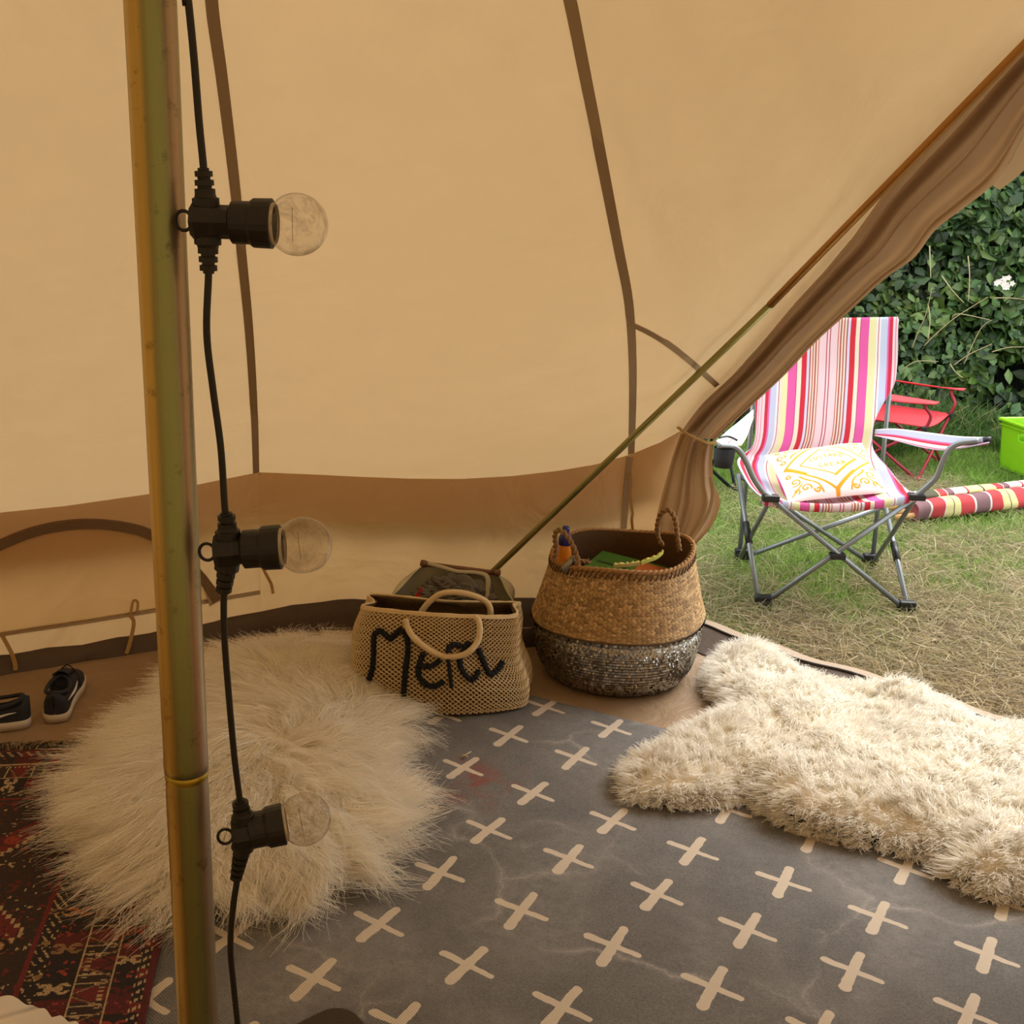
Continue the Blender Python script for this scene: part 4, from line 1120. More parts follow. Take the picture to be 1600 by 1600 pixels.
o = mk('weave', np.array([tuple(p) for p in tv]), np.array(tfc), M_GRASSW, bask, smooth=False, facecol=np.array(tc)); o['kind'] = 'stuff'
# plaited rim
q = MB()
for ph in (0, math.pi):
    q.tube([bpt(2 * math.pi * i / 260, 0.985 + 0.012 * math.sin(i * 0.9 + ph), 0.004 * math.cos(i * 0.9 + ph)) for i in range(260)], 0.0052, 6, closed=True)
q.build('plaited_rim', plain('rim_grass', '#9c7442', 0.7, scale=120, var=0.35), bask)
q = MB()
for i in range(84):
    a = 2 * math.pi * i / 84; q.tube([bpt(a, 0.935, 0.004), bpt(a + 0.03, 0.958, 0.0065), bpt(a + 0.055, 0.975, 0.005)], 0.0021, 5)
o = q.build('rim_stitching', plain('dark_grass_stitch', '#5a3c1e', 0.8), bask); o['kind'] = 'stuff'
# sequins
tq = []; fq = []; NQ = 0
for kr in range(34):
    s = 0.055 + (SB - 0.10) * kr / 34
    for i in range(250):
        a = 2 * math.pi * (i + 0.5 * (kr % 2) + 0.3 * RNG.random()) / 250
        p = bpt(a, s, 0.002); n_ = (bpt(a, s, 0.02) - bpt(a, s, 0.0)).normalized(); n_ = (n_ + Vector(tuple(RNG.normal(size=3) * 0.22)) + Vector((0, 0, 0.12))).normalized()
        e1_ = n_.orthogonal().normalized(); e2_ = n_.cross(e1_); b0 = len(tq)
        tq += [p + (e1_ * math.cos(w) + e2_ * math.sin(w)) * 0.0040 + n_ * 0.001 for w in [k * math.pi / 3 for k in range(6)]]
        fq.append(tuple(b0 + k for k in range(6)))
M_SEQ = plain('silver_sequin', '#aaa6a0', 0.25, 1.0, scale=300, var=0.35, bump=0)
o = mk('sequins', np.array([tuple(p) for p in tq]), np.array(fq), M_SEQ, bask, smooth=False); o['kind'] = 'stuff'
# rope handles
M_ROPE = plain('twisted_seagrass_rope', '#8a6840', 0.8, scale=160, var=0.35)
def rope(path, r, name, parent):
    P = smooth_path(path, 90); q = MB(); s = 0; fr = []
    for i, p in enumerate(P):
        if i: s += (p - P[i - 1]).length
        fr.append(s)
    for ph in (0, math.pi):
        pts = []
        for i, p in enumerate(P):
            tq_ = (P[min(i + 1, 89)] - P[max(i - 1, 0)]).normalized(); n1 = tq_.cross(Vector((0.2, 1, 0.1))).normalized(); n2 = tq_.cross(n1)
            a = fr[i] * 2 * math.pi / 0.034 + ph; pts.append(p + (n1 * math.cos(a) + n2 * math.sin(a)) * r * 0.55)
        q.tube(pts, r * 0.62, 7)
    return q.build(name, M_ROPE, parent)
def bl(px, py, y): return ony(px, py, y) - BC
ya, ybk = BC.y - 0.10, BC.y + 0.06
rope([bl(899, 900, BC.y - .165), bl(903, 878, BC.y - .15), bl(896, 855, BC.y - .14), bl(884, 835, BC.y - .13), bl(872, 828, BC.y - .12), bl(867, 838, BC.y - .11), bl(869, 858, BC.y - .10), bl(866, 875, BC.y - .10)], 0.0075, 'handle', bask)
rope([bl(1062, 862, BC.y - .01), bl(1058, 835, BC.y), bl(1055, 812, BC.y + .01), bl(1045, 797, BC.y + .02), bl(1033, 803, BC.y + .03), bl(1027, 822, BC.y + .04), bl(1029, 842, BC.y + .05), bl(1036, 852, BC.y + .05)], 0.0075, 'handle', bask)
rope([bl(899, 878, BC.y - .15), bl(908, 877, BC.y - .145), bl(918, 878, BC.y - .13), bl(921, 876, BC.y - .125)], 0.007, 'handle_knot', bask)
# contents
bp = ony(882, 866, BC.y - 0.07)
bot = thing('suncream_bottle', 'orange bottle with a dark blue cap standing in the basket', 'bottle', loc=(bp.x, bp.y, bp.z - 0.125))
m = MB(); m.lathe([(0.0, 0.0), (0.019, 0.001), (0.021, 0.008), (0.021, 0.13), (0.0185, 0.158)], sides=24); m.build('body', plain('orange_plastic', '#d9841f', 0.35, bump=0, scale=10), bot)
m = MB(); m.lathe([(0.0190, 0.156), (0.0205, 0.158), (0.0205, 0.176), (0.017, 0.186), (0.0095, 0.189), (0.0095, 0.196), (0.0115, 0.199), (0.0105, 0.212), (0.0, 0.214)], sides=24); m.build('cap', plain('navy_plastic', '#1b1f6b', 0.35, bump=0, scale=10), bot)
gb = (onz(965, 872, 0.33) + onz(960, 872, 0.33)) / 2
gx = thing('green_box', 'green cardboard box with an orange panel lying in the basket', 'box', loc=(0.362, 3.355, 0.262), rz=math.radians(-27))
gx.rotation_euler = (math.radians(4), math.radians(3), math.radians(-27))
m = MB(); m.box((0, 0, 0.03), (0.24, 0.17, 0.06)); m.build('carton', plain('green_card', '#3f6e1f', 0.4, scale=9, var=0.35, bump=0), gx, smooth=False, bevel=0.002)
m = MB(); m.box((0.065, 0.025, 0.0608), (0.085, 0.09, 0.001)); m.build('orange_panel', plain('orange_print', '#b5612c', 0.4, bump=0), gx, smooth=False)
m = MB(); m.box((0.045, -0.045, 0.0609), (0.075, 0.022, 0.001)); m.build('white_panel', plain('white_print', '#b9bfae', 0.4, bump=0), gx, smooth=False)
m = MB(); m.box((-0.05, 0.0, 0.0609), (0.10, 0.014, 0.001)); m.build('dark_band', plain('dark_green_print', '#1d3a14', 0.4, bump=0), gx, smooth=False)
def wrapper(pix, yy, w, name, hexc, label, hgt=0.008):
    P = [ony(x, y, yy[i] if isinstance(yy, (list, tuple)) else yy) for i, (x, y) in enumerate(pix)]
    q = MB(); P = smooth_path(P, 14); v_ = []; f_ = []
    for i, p in enumerate(P):
        z = 0.004 * math.sin(i * 2.3)
        v_ += [p + Vector((0, w * 0.3, hgt * 0.4 + z)), p + Vector((0, 0, hgt * 0.5)), p + Vector((0, 0.004, -hgt)), p + Vector((0, w, -hgt * 1.4 - z))]
    for i in range(13):
        for k in range(4): f_.append((i * 4 + k, (i + 1) * 4 + k, (i + 1) * 4 + (k + 1) % 4, i * 4 + (k + 1) % 4))
    f_ += [(0, 1, 2, 3), (52, 55, 54, 53)]
    q.add(v_, f_); return tag(q.build(name, plain(name + '_film', hexc, 0.3, scale=60, var=0.25), None, smooth=False), label, 'wrapper')
fyb = BC.y - 0.185
wrapper([(960, 884), (975, 883), (988, 882), (1000, 880)], [fyb, fyb, fyb + .004, fyb + .008], 0.04, 'snack_wrapper', '#d8d08a', 'pale yellow wrapper at the near rim of the basket')
wrapper([(1003, 880), (1012, 876), (1024, 872), (1032, 867), (1037, 862)], [fyb + .016, fyb + .024, fyb + .04, fyb + .055, fyb + .07], 0.04, 'snack_wrapper', '#d6d873', 'yellow wrapper tip sticking up at the right of the basket rim')
sp = ony(893, 875, BC.y - 0.13)
m = MB(); m.lathe([(0.0, -0.03), (0.012, -0.029), (0.012, 0.024), (0.010, 0.026), (0.010, 0.03), (0, 0.03)], sp + Vector((-0.005, 0.0, -0.012)), (0.5, 0.3, 0.5), 16); tag(m.build('metal_tin', plain('brushed_tin', '#8f8c88', 0.3, 0.9), None), 'small grey metal tin under the near basket handle', 'tin')

# ================================================================ SNEAKERS
M_SHOE = plain('navy_black_mesh', '#1b1c22', 0.8, scale=220, var=0.3, bump=0.3)
M_SHOEIN = plain('black_lining', '#0c0b0b', 0.9)
M_SOLE = plain('off_white_rubber', '#c3b7a6', 0.6, scale=60)
M_SWOOSH = plain('white_vinyl', '#ded8d0', 0.4, bump=0)
def sneaker(label, loc, rz, swoosh_side):
    s = thing('sneaker', label, 'shoe', 'pair of dark sneakers by the tent wall', loc=loc, rz=rz)
    # y runs heel(0) -> toe(0.28)
    st = [(0.0, 0.0015), (0.003, 0.017), (0.014, 0.029), (0.04, 0.033), (0.09, 0.032), (0.14, 0.036), (0.19, 0.043), (0.235, 0.041), (0.265, 0.028), (0.276, 0.013), (0.279, 0.0015)]
    SV = [Vector((w, y, 0)) for y, w in st]
    def half(q): return catmull(SV, q)
    def outline(n, grow=0.0, z=0.0):
        L = [];
        for i in range(n):
            q = i / (n - 1); p = half(q); L.append(Vector((p.x + grow, p.y, z)))
        return L + [Vector((-p.x, p.y, p.z)) for p in reversed(L)]
    n = 22
    def slab(z0, z1, g0, g1, name, mat):
        q = MB(); a = outline(n, g0, z0); b = outline(n, g1, z1); N = len(a); q.add(a + b, [tuple(range(N - 1, -1, -1)), tuple(range(N, 2 * N))] + [(i, (i + 1) % N, N + (i + 1) % N, N + i) for i in range(N)])
        return q.build(name, mat, s)
    slab(0.0, 0.024, 0.002, 0.004, 'sole', M_SOLE)
    # upper: section height along y; the collar is left open from y .02 to .12
    def top(y):
        pts = [(0.0, 0.080), (0.02, 0.085), (0.06, 0.070), (0.10, 0.074), (0.13, 0.088), (0.17, 0.080), (0.21, 0.062), (0.25, 0.048), (0.279, 0.034)]
        for (a, b), (c, d) in zip(pts, pts[1:]):
            if y <= c: return b + (d - b) * (y - a) / (c - a)
        return 0.034
    q = MB(); NV = 12
    def fn(u, v_):
        p = half(u); w = p.x; y = p.y; h = top(y)
        a = math.pi * v_; open_ = 1.0 if 0.022 < y < 0.125 else 0.0
        x = -w * math.cos(a) * (1.0 - 0.10 * math.sin(a)); z = 0.022 + (h - 0.022) * (math.sin(a) ** 0.6 if math.sin(a) > 0 else 0)
        if open_ and 0.22 < v_ < 0.78: z = 0.022 + (h - 0.022) * (math.sin(math.pi * 0.22) ** 0.6) - 0.03 * math.sin(math.pi * (v_ - 0.22) / 0.56)
        return Vector((x, y, z))
    q.grid(fn, 40, 26); q.build('upper', M_SHOE, s)
    q = MB(); q.grid(lambda u, v_: Vector(((v_ - 0.5) * 0.040, 0.022 + 0.104 * u, 0.052 - 0.014 * math.sin(math.pi * v_) + 0.012 * u)), 10, 6); q.build('insole', M_SHOEIN, s)
    q = MB(); q.tube([Vector((0.030 * math.cos(a), 0.072 + 0.056 * math.sin(a), 0.070 + 0.012 * (math.sin(a) ** 2))) for a in [2 * math.pi * i / 30 for i in range(30)]], 0.006, 8, closed=True); q.build('collar', M_SHOE, s)
    q = MB(); q.grid(lambda u, v_: Vector(((v_ - 0.5) * 0.042, 0.118 + 0.055 * u, 0.100 - 0.016 * u - 0.012 * (2 * v_ - 1) ** 2)), 8, 6); q.build('tongue', M_SHOE, s, solid=0.004)
    for k in range(4):
        y = 0.135 + 0.017 * k; q = MB(); q.tube([Vector((-0.026, y, 0.083 - 0.3 * (y - .13))), Vector((0, y + 0.005, 0.098 - 0.38 * (y - .13))), Vector((0.026, y, 0.083 - 0.3 * (y - .13)))], 0.0022, 6); q.build('lace', M_SHOEIN, s)
    q = MB(); q.tube(smooth_path([(0.0, 0.135, 0.10), (0.02 * swoosh_side, 0.13, 0.112), (0.045 * swoosh_side, 0.12, 0.085), (0.05 * swoosh_side, 0.115, 0.05)], 14), 0.0018, 6); q.build('lace', M_SHOEIN, s)
    # tick mark on both sides
    for sd in (1, -1):
        cen_ = [(0.035, 0.050), (0.055, 0.048), (0.08, 0.043), (0.11, 0.040), (0.135, 0.044), (0.15, 0.052)]; ws = [0.001, 0.004, 0.007, 0.011, 0.009, 0.003]
        v_ = []; f_ = []
        for i in range(16):
            u = i / 15; p = catmull([Vector((a, b, 0)) for a, b in cen_], u); w = np.interp(u, np.linspace(0, 1, 6), ws)
            xw = np.interp(p.x, [a for a, _ in st], [b for _, b in st]) + 0.0015
            for dz in (-w / 2, w / 2):
                zz = p.y + dz; k = max(0, (zz - 0.03) / 0.06); v_.append(Vector((sd * (xw - 0.012 * k ** 1.5), p.x, zz)))
        for i in range(15): f_.append((i * 2, i * 2 + 1, i * 2 + 3, i * 2 + 2))
        q = MB(); q.add(v_, f_); q.build('tick_mark', M_SWOOSH, s, solid=0.0012)
    return s
h_ = onz(84, 1134); t_ = onz(112, 1066); dd_ = t_ - h_
sneaker('dark sneaker standing upright on its sole, toe to the tent wall', (h_.x, h_.y + .01, 0.003), math.atan2(dd_.y, dd_.x) - math.pi / 2, 1)
h_ = onz(48, 1136)
sneaker('dark sneaker with a white tick mark, turned sideways at the photo edge', (h_.x - 0.005, h_.y + 0.02, 0.003), math.radians(112), 1)

# ================================================================ BED CORNER AND LEATHER CASE near the camera
M_LINEN = canvas_mat('cream_linen', (0.82, 0.74, 0.62), (0.4, 0.34, 0.25), 0.1, crease=0.3)
zb = 0.45
edge = [(-60, 1548), (-20, 1553), (10, 1557), (34, 1563), (48, 1573), (60, 1572), (72, 1580), (84, 1588), (98, 1590), (112, 1596), (126, 1604), (150, 1640), (170, 1700)]
E3 = smooth_path([onz(x, y, zb) for x, y in edge], 60)
bed = thing('bed', 'cream linen bed corner with a wavy edge at the bottom left', 'bed')
cb_ = Vector((-1.15, 0.72, 0))
m = MB(); v_ = []; f_ = []; n = len(E3)
for i, p in enumerate(E3):
    o_ = Vector((p.x - cb_.x, p.y - cb_.y, 0)); q0 = Vector((cb_.x, cb_.y, zb + 0.02))
    w = 0.003 * math.sin(i * 0.7)
    v_ += [p.lerp(q0, 0.9), p.lerp(q0, 0.5) + Vector((0, 0, 0.004 * math.sin(i * .5))), p.lerp(q0, 0.12) + Vector((0, 0, 0.012 + w)), p + Vector((0, 0, w)), p + Vector((0, 0, -0.05)) - o_ * (0.015 + w), p + Vector((0, 0, -0.20)) - o_ * 0.02, p + Vector((0, 0, -0.43)) - o_ * 0.02]
for i in range(n - 1):
    for k in range(6): f_.append((i * 7 + k, (i + 1) * 7 + k, (i + 1) * 7 + k + 1, i * 7 + k + 1))
m.add(v_, f_); m.build('duvet', M_LINEN, bed)
m = MB(); m.box((-1.22, 0.80, 0.21), (0.9, 0.6, 0.40)); m.build('mattress', M_LINEN, bed, bevel=0.04)
M_LEATH = plain('dark_brown_leather', '#281913', 0.45, scale=60, var=0.3, bump=0.3)
lc = onz(515, 1573, 0.06)
case = thing('leather_case', 'dark brown leather case whose rounded corner shows at the bottom edge', 'case', loc=(lc.x + 0.013, lc.y - 0.135, 0.011), rz=math.radians(41))
def rounded(h, z0, z1, name, mat, soft):
    r = 0.045; o_ = []
    for sx_, sy_, a0 in ((1, 1, 0), (-1, 1, 90), (-1, -1, 180), (1, -1, 270)):
        for k in range(9): a = math.radians(a0 + 90 * k / 8); o_.append((sx_ * (h - r) + r * math.cos(a), sy_ * (h - r) + r * math.sin(a)))
    N = len(o_); lv_ = [(1 - soft, z0), (1, z0 + (z1 - z0) * 0.3), (1, z0 + (z1 - z0) * 0.7), (1 - soft, z1)]
    q = MB(); q.add([(x * s, y * s, z) for s, z in lv_ for x, y in o_], [(j * N + i, j * N + (i + 1) % N, (j + 1) * N + (i + 1) % N, (j + 1) * N + i) for j in range(3) for i in range(N)] + [tuple(range(N - 1, -1, -1)), tuple(3 * N + i for i in range(N))])
    q.build(name, mat, case, smooth=False)
rounded(0.10, 0.0, 0.05, 'lower_shell', M_LEATH, 0.05)
rounded(0.0985, 0.052, 0.063, 'lid', M_LEATH, 0.04)
rounded(0.0975, 0.0495, 0.0525, 'seam', M_ZIP, 0.0)
# wisp of straw on the grey rug
ws_ = onz(727, 1181, 0.012)
m = MB(); m.tube([ws_ + Vector((-0.012, -0.006, 0)), ws_ + Vector((0, 0, 0.003)), ws_ + Vector((0.014, 0.022, 0.001))], 0.0018, 5); m.tube([ws_ + Vector((-0.006, 0.004, 0.001)), ws_, ws_ + Vector((0.006, -0.008, 0.002))], 0.0028, 5)
tag(m.build('straw_wisp', plain('dry_straw', '#b8a888', 0.9), None), 'tiny wisp of dry straw lying on the grey rug', 'straw')
# ================================================================ LAWN
t = NT('mown_lawn'); v = t.obj()
sx = t.n('SeparateXYZ'); t.t.links.new(v, sx.inputs[0])
n1 = t.noise(1.6, 5, 0.65, v); n2 = t.noise(28, 5, 0.75, v)
dry = t.m('ADD', n1, t.m('MULTIPLY', t.m('SUBTRACT', 4.35, sx.outputs[1]), 0.3))
colr = t.mix(t.ramp(dry, [(0.42, 0.0), (0.62, 1.0)]), lin('#5f7434'), lin('#8f8058'))
colr = t.mix(t.ramp(n2, [(0.3, 0.55), (0.6, 0.0)]), colr, lin('#3d3a1e'))
M_LAWN = t.surf(t.pbr(colr, 0.95, 0, t.bump(n2, 0.9, 0.03)))
gx_ = np.linspace(-14, 18, 90); gy_ = np.linspace(-14, 20, 90); GX, GY = np.meshgrid(gx_, gy_, indexing='ij')
GZ = -0.022 + 0.02 * (fbm(GX * 0.5 + 30, GY * 0.5 + 30, 5) - 0.5)
ii = (np.arange(89)[:, None] * 90 + np.arange(89)[None, :])
lawn = mk('lawn', np.stack([GX, GY, GZ], -1).reshape(-1, 3), np.stack([ii, ii + 90, ii + 91, ii + 1], -1).reshape(-1, 4), M_LAWN)
tag(lawn, 'mown lawn outside the tent, dry near the doorway', 'lawn', kind='structure')
NBL = 115000
def lawn_pts(n):
    out = np.zeros((0, 2))
    while len(out) < n:
        P = np.stack([RNG.random(n * 2) * 5.2 + 0.3, 2.2 + 5.4 * RNG.random(n * 2) ** 1.35], -1)
        d = (P - thr_a) @ thr_n
        k = (d > 0.05) | (P[:, 1] > 4.4)
        k &= (P[:, 0] > 0.70 - 0.25 * (P[:, 1] > 4.2)) & (P[:, 0] < 0.46 * P[:, 1] + 1.0)
        out = np.concatenate([out, P[k]])
    return out[:n]
GP = lawn_pts(NBL)
gl_ = 0.022 + 0.03 * RNG.random(NBL) ** 1.5
dryf = fbm(GP[:, 0] * 1.9 + 3, GP[:, 1] * 1.9 + 8, 31) + np.clip((4.35 - GP[:, 1]) * 0.5, -0.22, 0.30) + 0.25 * np.exp(-((GP[:, 0] - 2.2) ** 2 + (GP[:, 1] - 5.5) ** 2) / 0.3) + RNG.normal(size=NBL) * 0.10
dm = np.clip((dryf - 0.40) / 0.22, 0, 1)[:, None]
gc = np.array(lin('#86a548')) * (0.55 + 0.8 * RNG.random((NBL, 1))); gc[:, 1] *= 0.95 + 0.15 * RNG.random(NBL)
dc = np.array(lin('#c4b28d')) * (0.4 + 0.8 * RNG.random((NBL, 1)))
gcol = gc * (1 - dm) + dc * dm
gl_ = gl_ * (1 + 0.7 * dm[:, 0])
az = RNG.random(NBL) * 6.28; ln = 0.25 + 0.75 * RNG.random(NBL) + 0.9 * dm[:, 0]
tt = np.linspace(0, 1, 3)[None, :]
gz0 = -0.020 + 0.02 * (fbm(GP[:, 0] * 0.5 + 30, GP[:, 1] * 0.5 + 30, 5) - 0.5)
Pp = np.stack([GP[:, 0][:, None] + np.cos(az)[:, None] * gl_[:, None] * ln[:, None] * tt ** 1.5, GP[:, 1][:, None] + np.sin(az)[:, None] * gl_[:, None] * ln[:, None] * tt ** 1.5, gz0[:, None] + gl_[:, None] * tt * (1.15 - 0.35 * tt * ln[:, None])], -1)
M_BLADE = attr_mat('grass_blades', 0.7, 0.35, 50, 0)
gr = ribbons('grass', Pp, 0.0030 + 0.0026 * RNG.random(NBL), M_BLADE, None, col=gcol)
tag(gr, 'short mown grass blades, straw coloured near the tent', 'grass', kind='stuff')

# ================================================================ STRIPED ARMCHAIR
M_TUBE = plain('grey_coated_tube', '#868b8c', 0.35, 0.55, scale=30, var=0.15, bump=0)
M_PLAS = plain('black_plastic', '#191919', 0.45, bump=0)
M_STRIPE = attr_mat('printed_canvas', 0.85, 0.12, 500, 0.1, var=0.08, gain=0.82)
M_UNDER = plain('beige_backing', '#b39d7c', 0.9)
STR = [(1.5, '#d9dcf0'), (1.6, '#d8324f'), (0.6, '#f5d5dc'), (0.3, '#e9879b'), (0.9, '#f6dbe0'), (0.3, '#e9879b'), (1.2, '#f6dbe0'), (1.4, '#d42c48'), (0.8, '#ea6fae'), (2.6, '#cfd6ee'), (0.9, '#f4f0ee'), (0.3, '#c43a4a'), (1.2, '#f2e6d6'), (2.3, '#f2edb4'), (3.6, '#ee62ae'), (0.3, '#c23a70'), (1.9, '#f6e9d2'), (2.2, '#d9283c'), (1.1, '#dfdcf0'), (0.5, '#b0403c'), (0.7, '#f2ded0'), (0.5, '#c86a4a'), (0.6, '#f2ded0'), (0.6, '#b85548'), (0.7, '#f2ded0'), (0.4, '#c86a4a'), (3.0, '#f4d6da'), (0.4, '#bb3a4a'), (0.9, '#f4d6da'), (0.4, '#bb3a4a'), (3.0, '#f4d6da'), (0.4, '#c86a4a'), (0.6, '#f2ded0'), (0.6, '#b85548'), (0.7, '#f2ded0'), (0.5, '#b0603c'), (0.8, '#f2ded0'), (0.5, '#b0403c'), (1.1, '#dfdcf0'), (2.3, '#d9283c'), (1.7, '#f6e9d2'), (0.3, '#c23a70'), (3.5, '#ee62ae'), (3.0, '#f2edb4'), (0.9, '#f4f0ee'), (0.3, '#c43a4a'), (0.8, '#f4f0ee'), (2.8, '#cfd6ee'), (0.7, '#ea6fae'), (1.5, '#d42c48'), (1.0, '#f6dbe0'), (0.4, '#e9879b'), (1.3, '#f3d9e0')]
def stripe_cols(pattern, lo=0.0, hi=1.0):
    W = np.cumsum([0] + [w for w, _ in pattern]); W = W / W[-1]
    xs = []; cs = []
    for i, (w, h) in enumerate(pattern):
        a, b_ = W[i], W[i + 1]
        if b_ <= lo or a >= hi: continue
        xs.append(max(a, lo)); cs.append(lin(h))
    xs.append(hi); return (np.array(xs) - lo) / (hi - lo), cs
def striped_sheet(name, fn, nv, parent, lo=0.0, hi=1.0, pat=None, solid=0.004):
    xs, cs = stripe_cols(pat or STR, lo, hi); n = len(xs)
    V = [fn(x, j / (nv - 1)) for j in range(nv) for x in xs]; F = []; fcs = []
    for j in range(nv - 1):
        for i in range(n - 1): F.append((j * n + i, j * n + i + 1, (j + 1) * n + i + 1, (j + 1) * n + i)); fcs.append(cs[i])
    o = mk(name, V, F, M_STRIPE, parent, True, facecol=np.array(fcs))
    md = o.modifiers.new('thickness', 'SOLIDIFY'); md.thickness = solid; md.offset = 0
    return o
def tubes(pairs, r, name, mat, parent, sides=12):
    for a, b_ in pairs:
        q = MB(); q.tube([a, b_], r, sides); q.build(name, mat, parent)
FL, FR, BL, BR = onz(1187, 946), onz(1420, 955), onz(1155, 872), onz(1363, 880)
for p in (FL, FR, BL, BR): p.z = -0.004
sFL, sFR = ony(1204, 778, 3.89), ony(1432, 776, 3.90)
sBL, sBR = ony(1153, 742, 4.36), ony(1383, 788, 4.40)
tBL, tBR = ony(1188, 500, 4.58), ony(1401, 498, 4.58)
ch = thing('folding_armchair', 'folding armchair with pink and red striped canvas outside the doorway', 'chair')
r_ = 0.0095
tubes([(FL, sFR), (FR, sFL)], r_, 'front_cross_leg', M_TUBE, ch)
tubes([(BL, BR.lerp(sBR, 0.97)), (BR, sBL)], r_, 'rear_cross_leg', M_TUBE, ch)
tubes([(FL, sBL), (FR, sBR)], r_, 'side_leg', M_TUBE, ch)
tubes([(BL, sFL), (BR, sFR)], r_ * 0.95, 'side_brace', M_TUBE, ch)
tubes([(BL, tBL), (BR, tBR)], r_, 'back_post', M_TUBE, ch)
for p, d in ((FL, Vector((0.9, 0.3, 0.5))), (FR, Vector((-0.9, 0.3, 0.5))), (BL, Vector((0.9, -.3, 0.5))), (BR, Vector((-.9, -.3, .5)))):
    q = MB(); q.box(p + Vector((d.x * 0.012, 0, 0.022)), (0.062, 0.034, 0.046)); q.build('foot', M_PLAS, ch, smooth=False, bevel=0.006)
for a, b_ in ((FL, sBL), (FR, sBR)):
    q = MB(); c0 = a.lerp(b_, 0.46); c1_ = a.lerp(b_, 0.62); q.tube([c0, c1_], 0.0135, 12); q.build('sleeve', M_PLAS, ch)
hub = ony(1308, 868, (FL.lerp(sFR, 0.5).y + FR.lerp(sFL, 0.5).y) / 2); q = MB(); q.box(hub + Vector((0, -0.004, 0)), (0.055, 0.034, 0.022)); q.build('cross_hub', M_PLAS, ch, smooth=False, bevel=0.004)
for p in (sFL, sFR):
    q = MB(); q.box(p + Vector((0, 0, 0.0)), (0.060, 0.036, 0.024)); q.build('corner_joint', M_PLAS, ch, smooth=False, bevel=0.005)
rows = [(1189, 499, 1403, 495, 4.57, 0.0), (1186, 540, 1403, 530, 4.55, 0.015), (1183, 580, 1402, 570, 4.53, 0.02), (1181, 615, 1397, 602, 4.50, 0.02), (1180, 650, 1380, 630, 4.47, 0.02), (1180, 680, 1367, 658, 4.44, 0.02), (1174, 700, 1363, 682, 4.42, 0.02), (1158, 712, 1364, 700, 4.40, 0.03), (1152, 722, 1372, 714, 4.36, 0.05), (1160, 740, 1388, 732, 4.24, 0.075), (1170, 757, 1402, 750, 4.10, 0.075), (1182, 770, 1416, 764, 3.98, 0.055), (1190, 776, 1432, 771, 3.90, 0.035)]
VL = [1176, 1175, 1174, 1173, 1171, 1169, 1164, 1156, 1150, 1158, 1168, 1180, 1189]
VR = [1406, 1405, 1404, 1402, 1400, 1398, 1396, 1394, 1396, 1406, 1416, 1424, 1432]
ULO = [Vector(((r[0] - a) / (b_ - a), 0, 0)) for r, a, b_ in zip(rows, VL, VR)]; UHI = [Vector(((r[2] - a) / (b_ - a), 0, 0)) for r, a, b_ in zip(rows, VL, VR)]
RL = [ony(a, b_, y) for a, b_, c_, d_2, y, s in rows]; RR = [ony(c_, d_2, y) for a, b_, c_, d_2, y, s in rows]; RS = [Vector((s, 0, 0)) for *_, s in rows]
def chair_fn(u, v_):
    a, b_, s = catmull(RL, v_), catmull(RR, v_), catmull(RS, v_).x
    ul, uh = catmull(ULO, v_).x, catmull(UHI, v_).x; u = (min(max(u, ul), uh) - ul) / (uh - ul)   # the cut edge crosses the straight stripes
    p = a.lerp(b_, u); k = max(0.0, math.sin(math.pi * u)) ** 0.8
    if v_ < 0.6: p.y += s * k * 1.0
    w = min(1, max(0, (v_ - 0.5) / 0.2)); p.z -= s * k * w
    return p
striped_sheet('canvas_seat_and_back', chair_fn, 60, ch)
# rolled front hem and top hem
q = MB(); q.tube([chair_fn(i / 30, 1.0) + Vector((0, 0.012, -0.016)) for i in range(31)], 0.011, 8, flat=1.2); q.build('seat_underside_hem', M_UNDER, ch)
xs, cs = stripe_cols(STR)
V = []; F = []; fcs = []; n = len(xs)
for j in range(5):
    for x in xs:
        p = chair_fn(x, 1.0); a = math.pi * j / 4; V.append(p + Vector((0, -0.010 * math.sin(a) - 0.002, -0.012 + 0.016 * math.cos(a))))
for j in range(4):
    for i in range(n - 1): F.append((j * n + i, j * n + i + 1, (j + 1) * n + i + 1, (j + 1) * n + i)); fcs.append(cs[i])
mk('front_hem', V, F, M_STRIPE, ch, True, facecol=np.array(fcs))
# armrests with curved tubes
ru = [ony(1368, 671, 4.42), ony(1400, 670, 4.26), ony(1450, 676, 4.06), ony(1500, 682, 3.90), ony(1546, 683, 3.82)]
rl = [ony(1367, 680, 4.38), ony(1400, 688, 4.18), ony(1442, 699, 3.99), ony(1482, 703, 3.87), ony(1546, 691, 3.80)]
striped_sheet('armrest', lambda u, v_: catmull(rl, v_).lerp(catmull(ru, v_), u) + Vector((0, 0, -0.012 * math.sin(math.pi * u))), 18, ch, 0.02, 0.19)
lu_ = [ony(1177, 640, 4.44), ony(1158, 656, 4.2), ony(1138, 672, 4.0), ony(1116, 692, 3.84)]
ll_ = [ony(1178, 652, 4.42), ony(1172, 668, 4.2), ony(1166, 684, 4.0), ony(1158, 696, 3.86)]
striped_sheet('armrest', lambda u, v_: catmull(lu_, v_).lerp(catmull(ll_, v_), u) + Vector((0, 0, -0.008 * math.sin(math.pi * u))), 14, ch, pat=[(3, '#f2eeec'), (.3, '#d06070'), (2.5, '#f4f0ea'), (.3, '#e08898'), (1.2, '#f2eec0')])
q = MB(); q.tube(smooth_path([sFR + Vector((0, 0, .004)), ony(1452, 757, 3.89), ony(1464, 744, 3.88), ony(1472, 724, 3.87), ony(1482, 704, 3.86), ony(1498, 693, 3.85), ony(1530, 689, 3.83)], 30), 0.0105, 10); q.build('arm_tube', M_TUBE, ch)
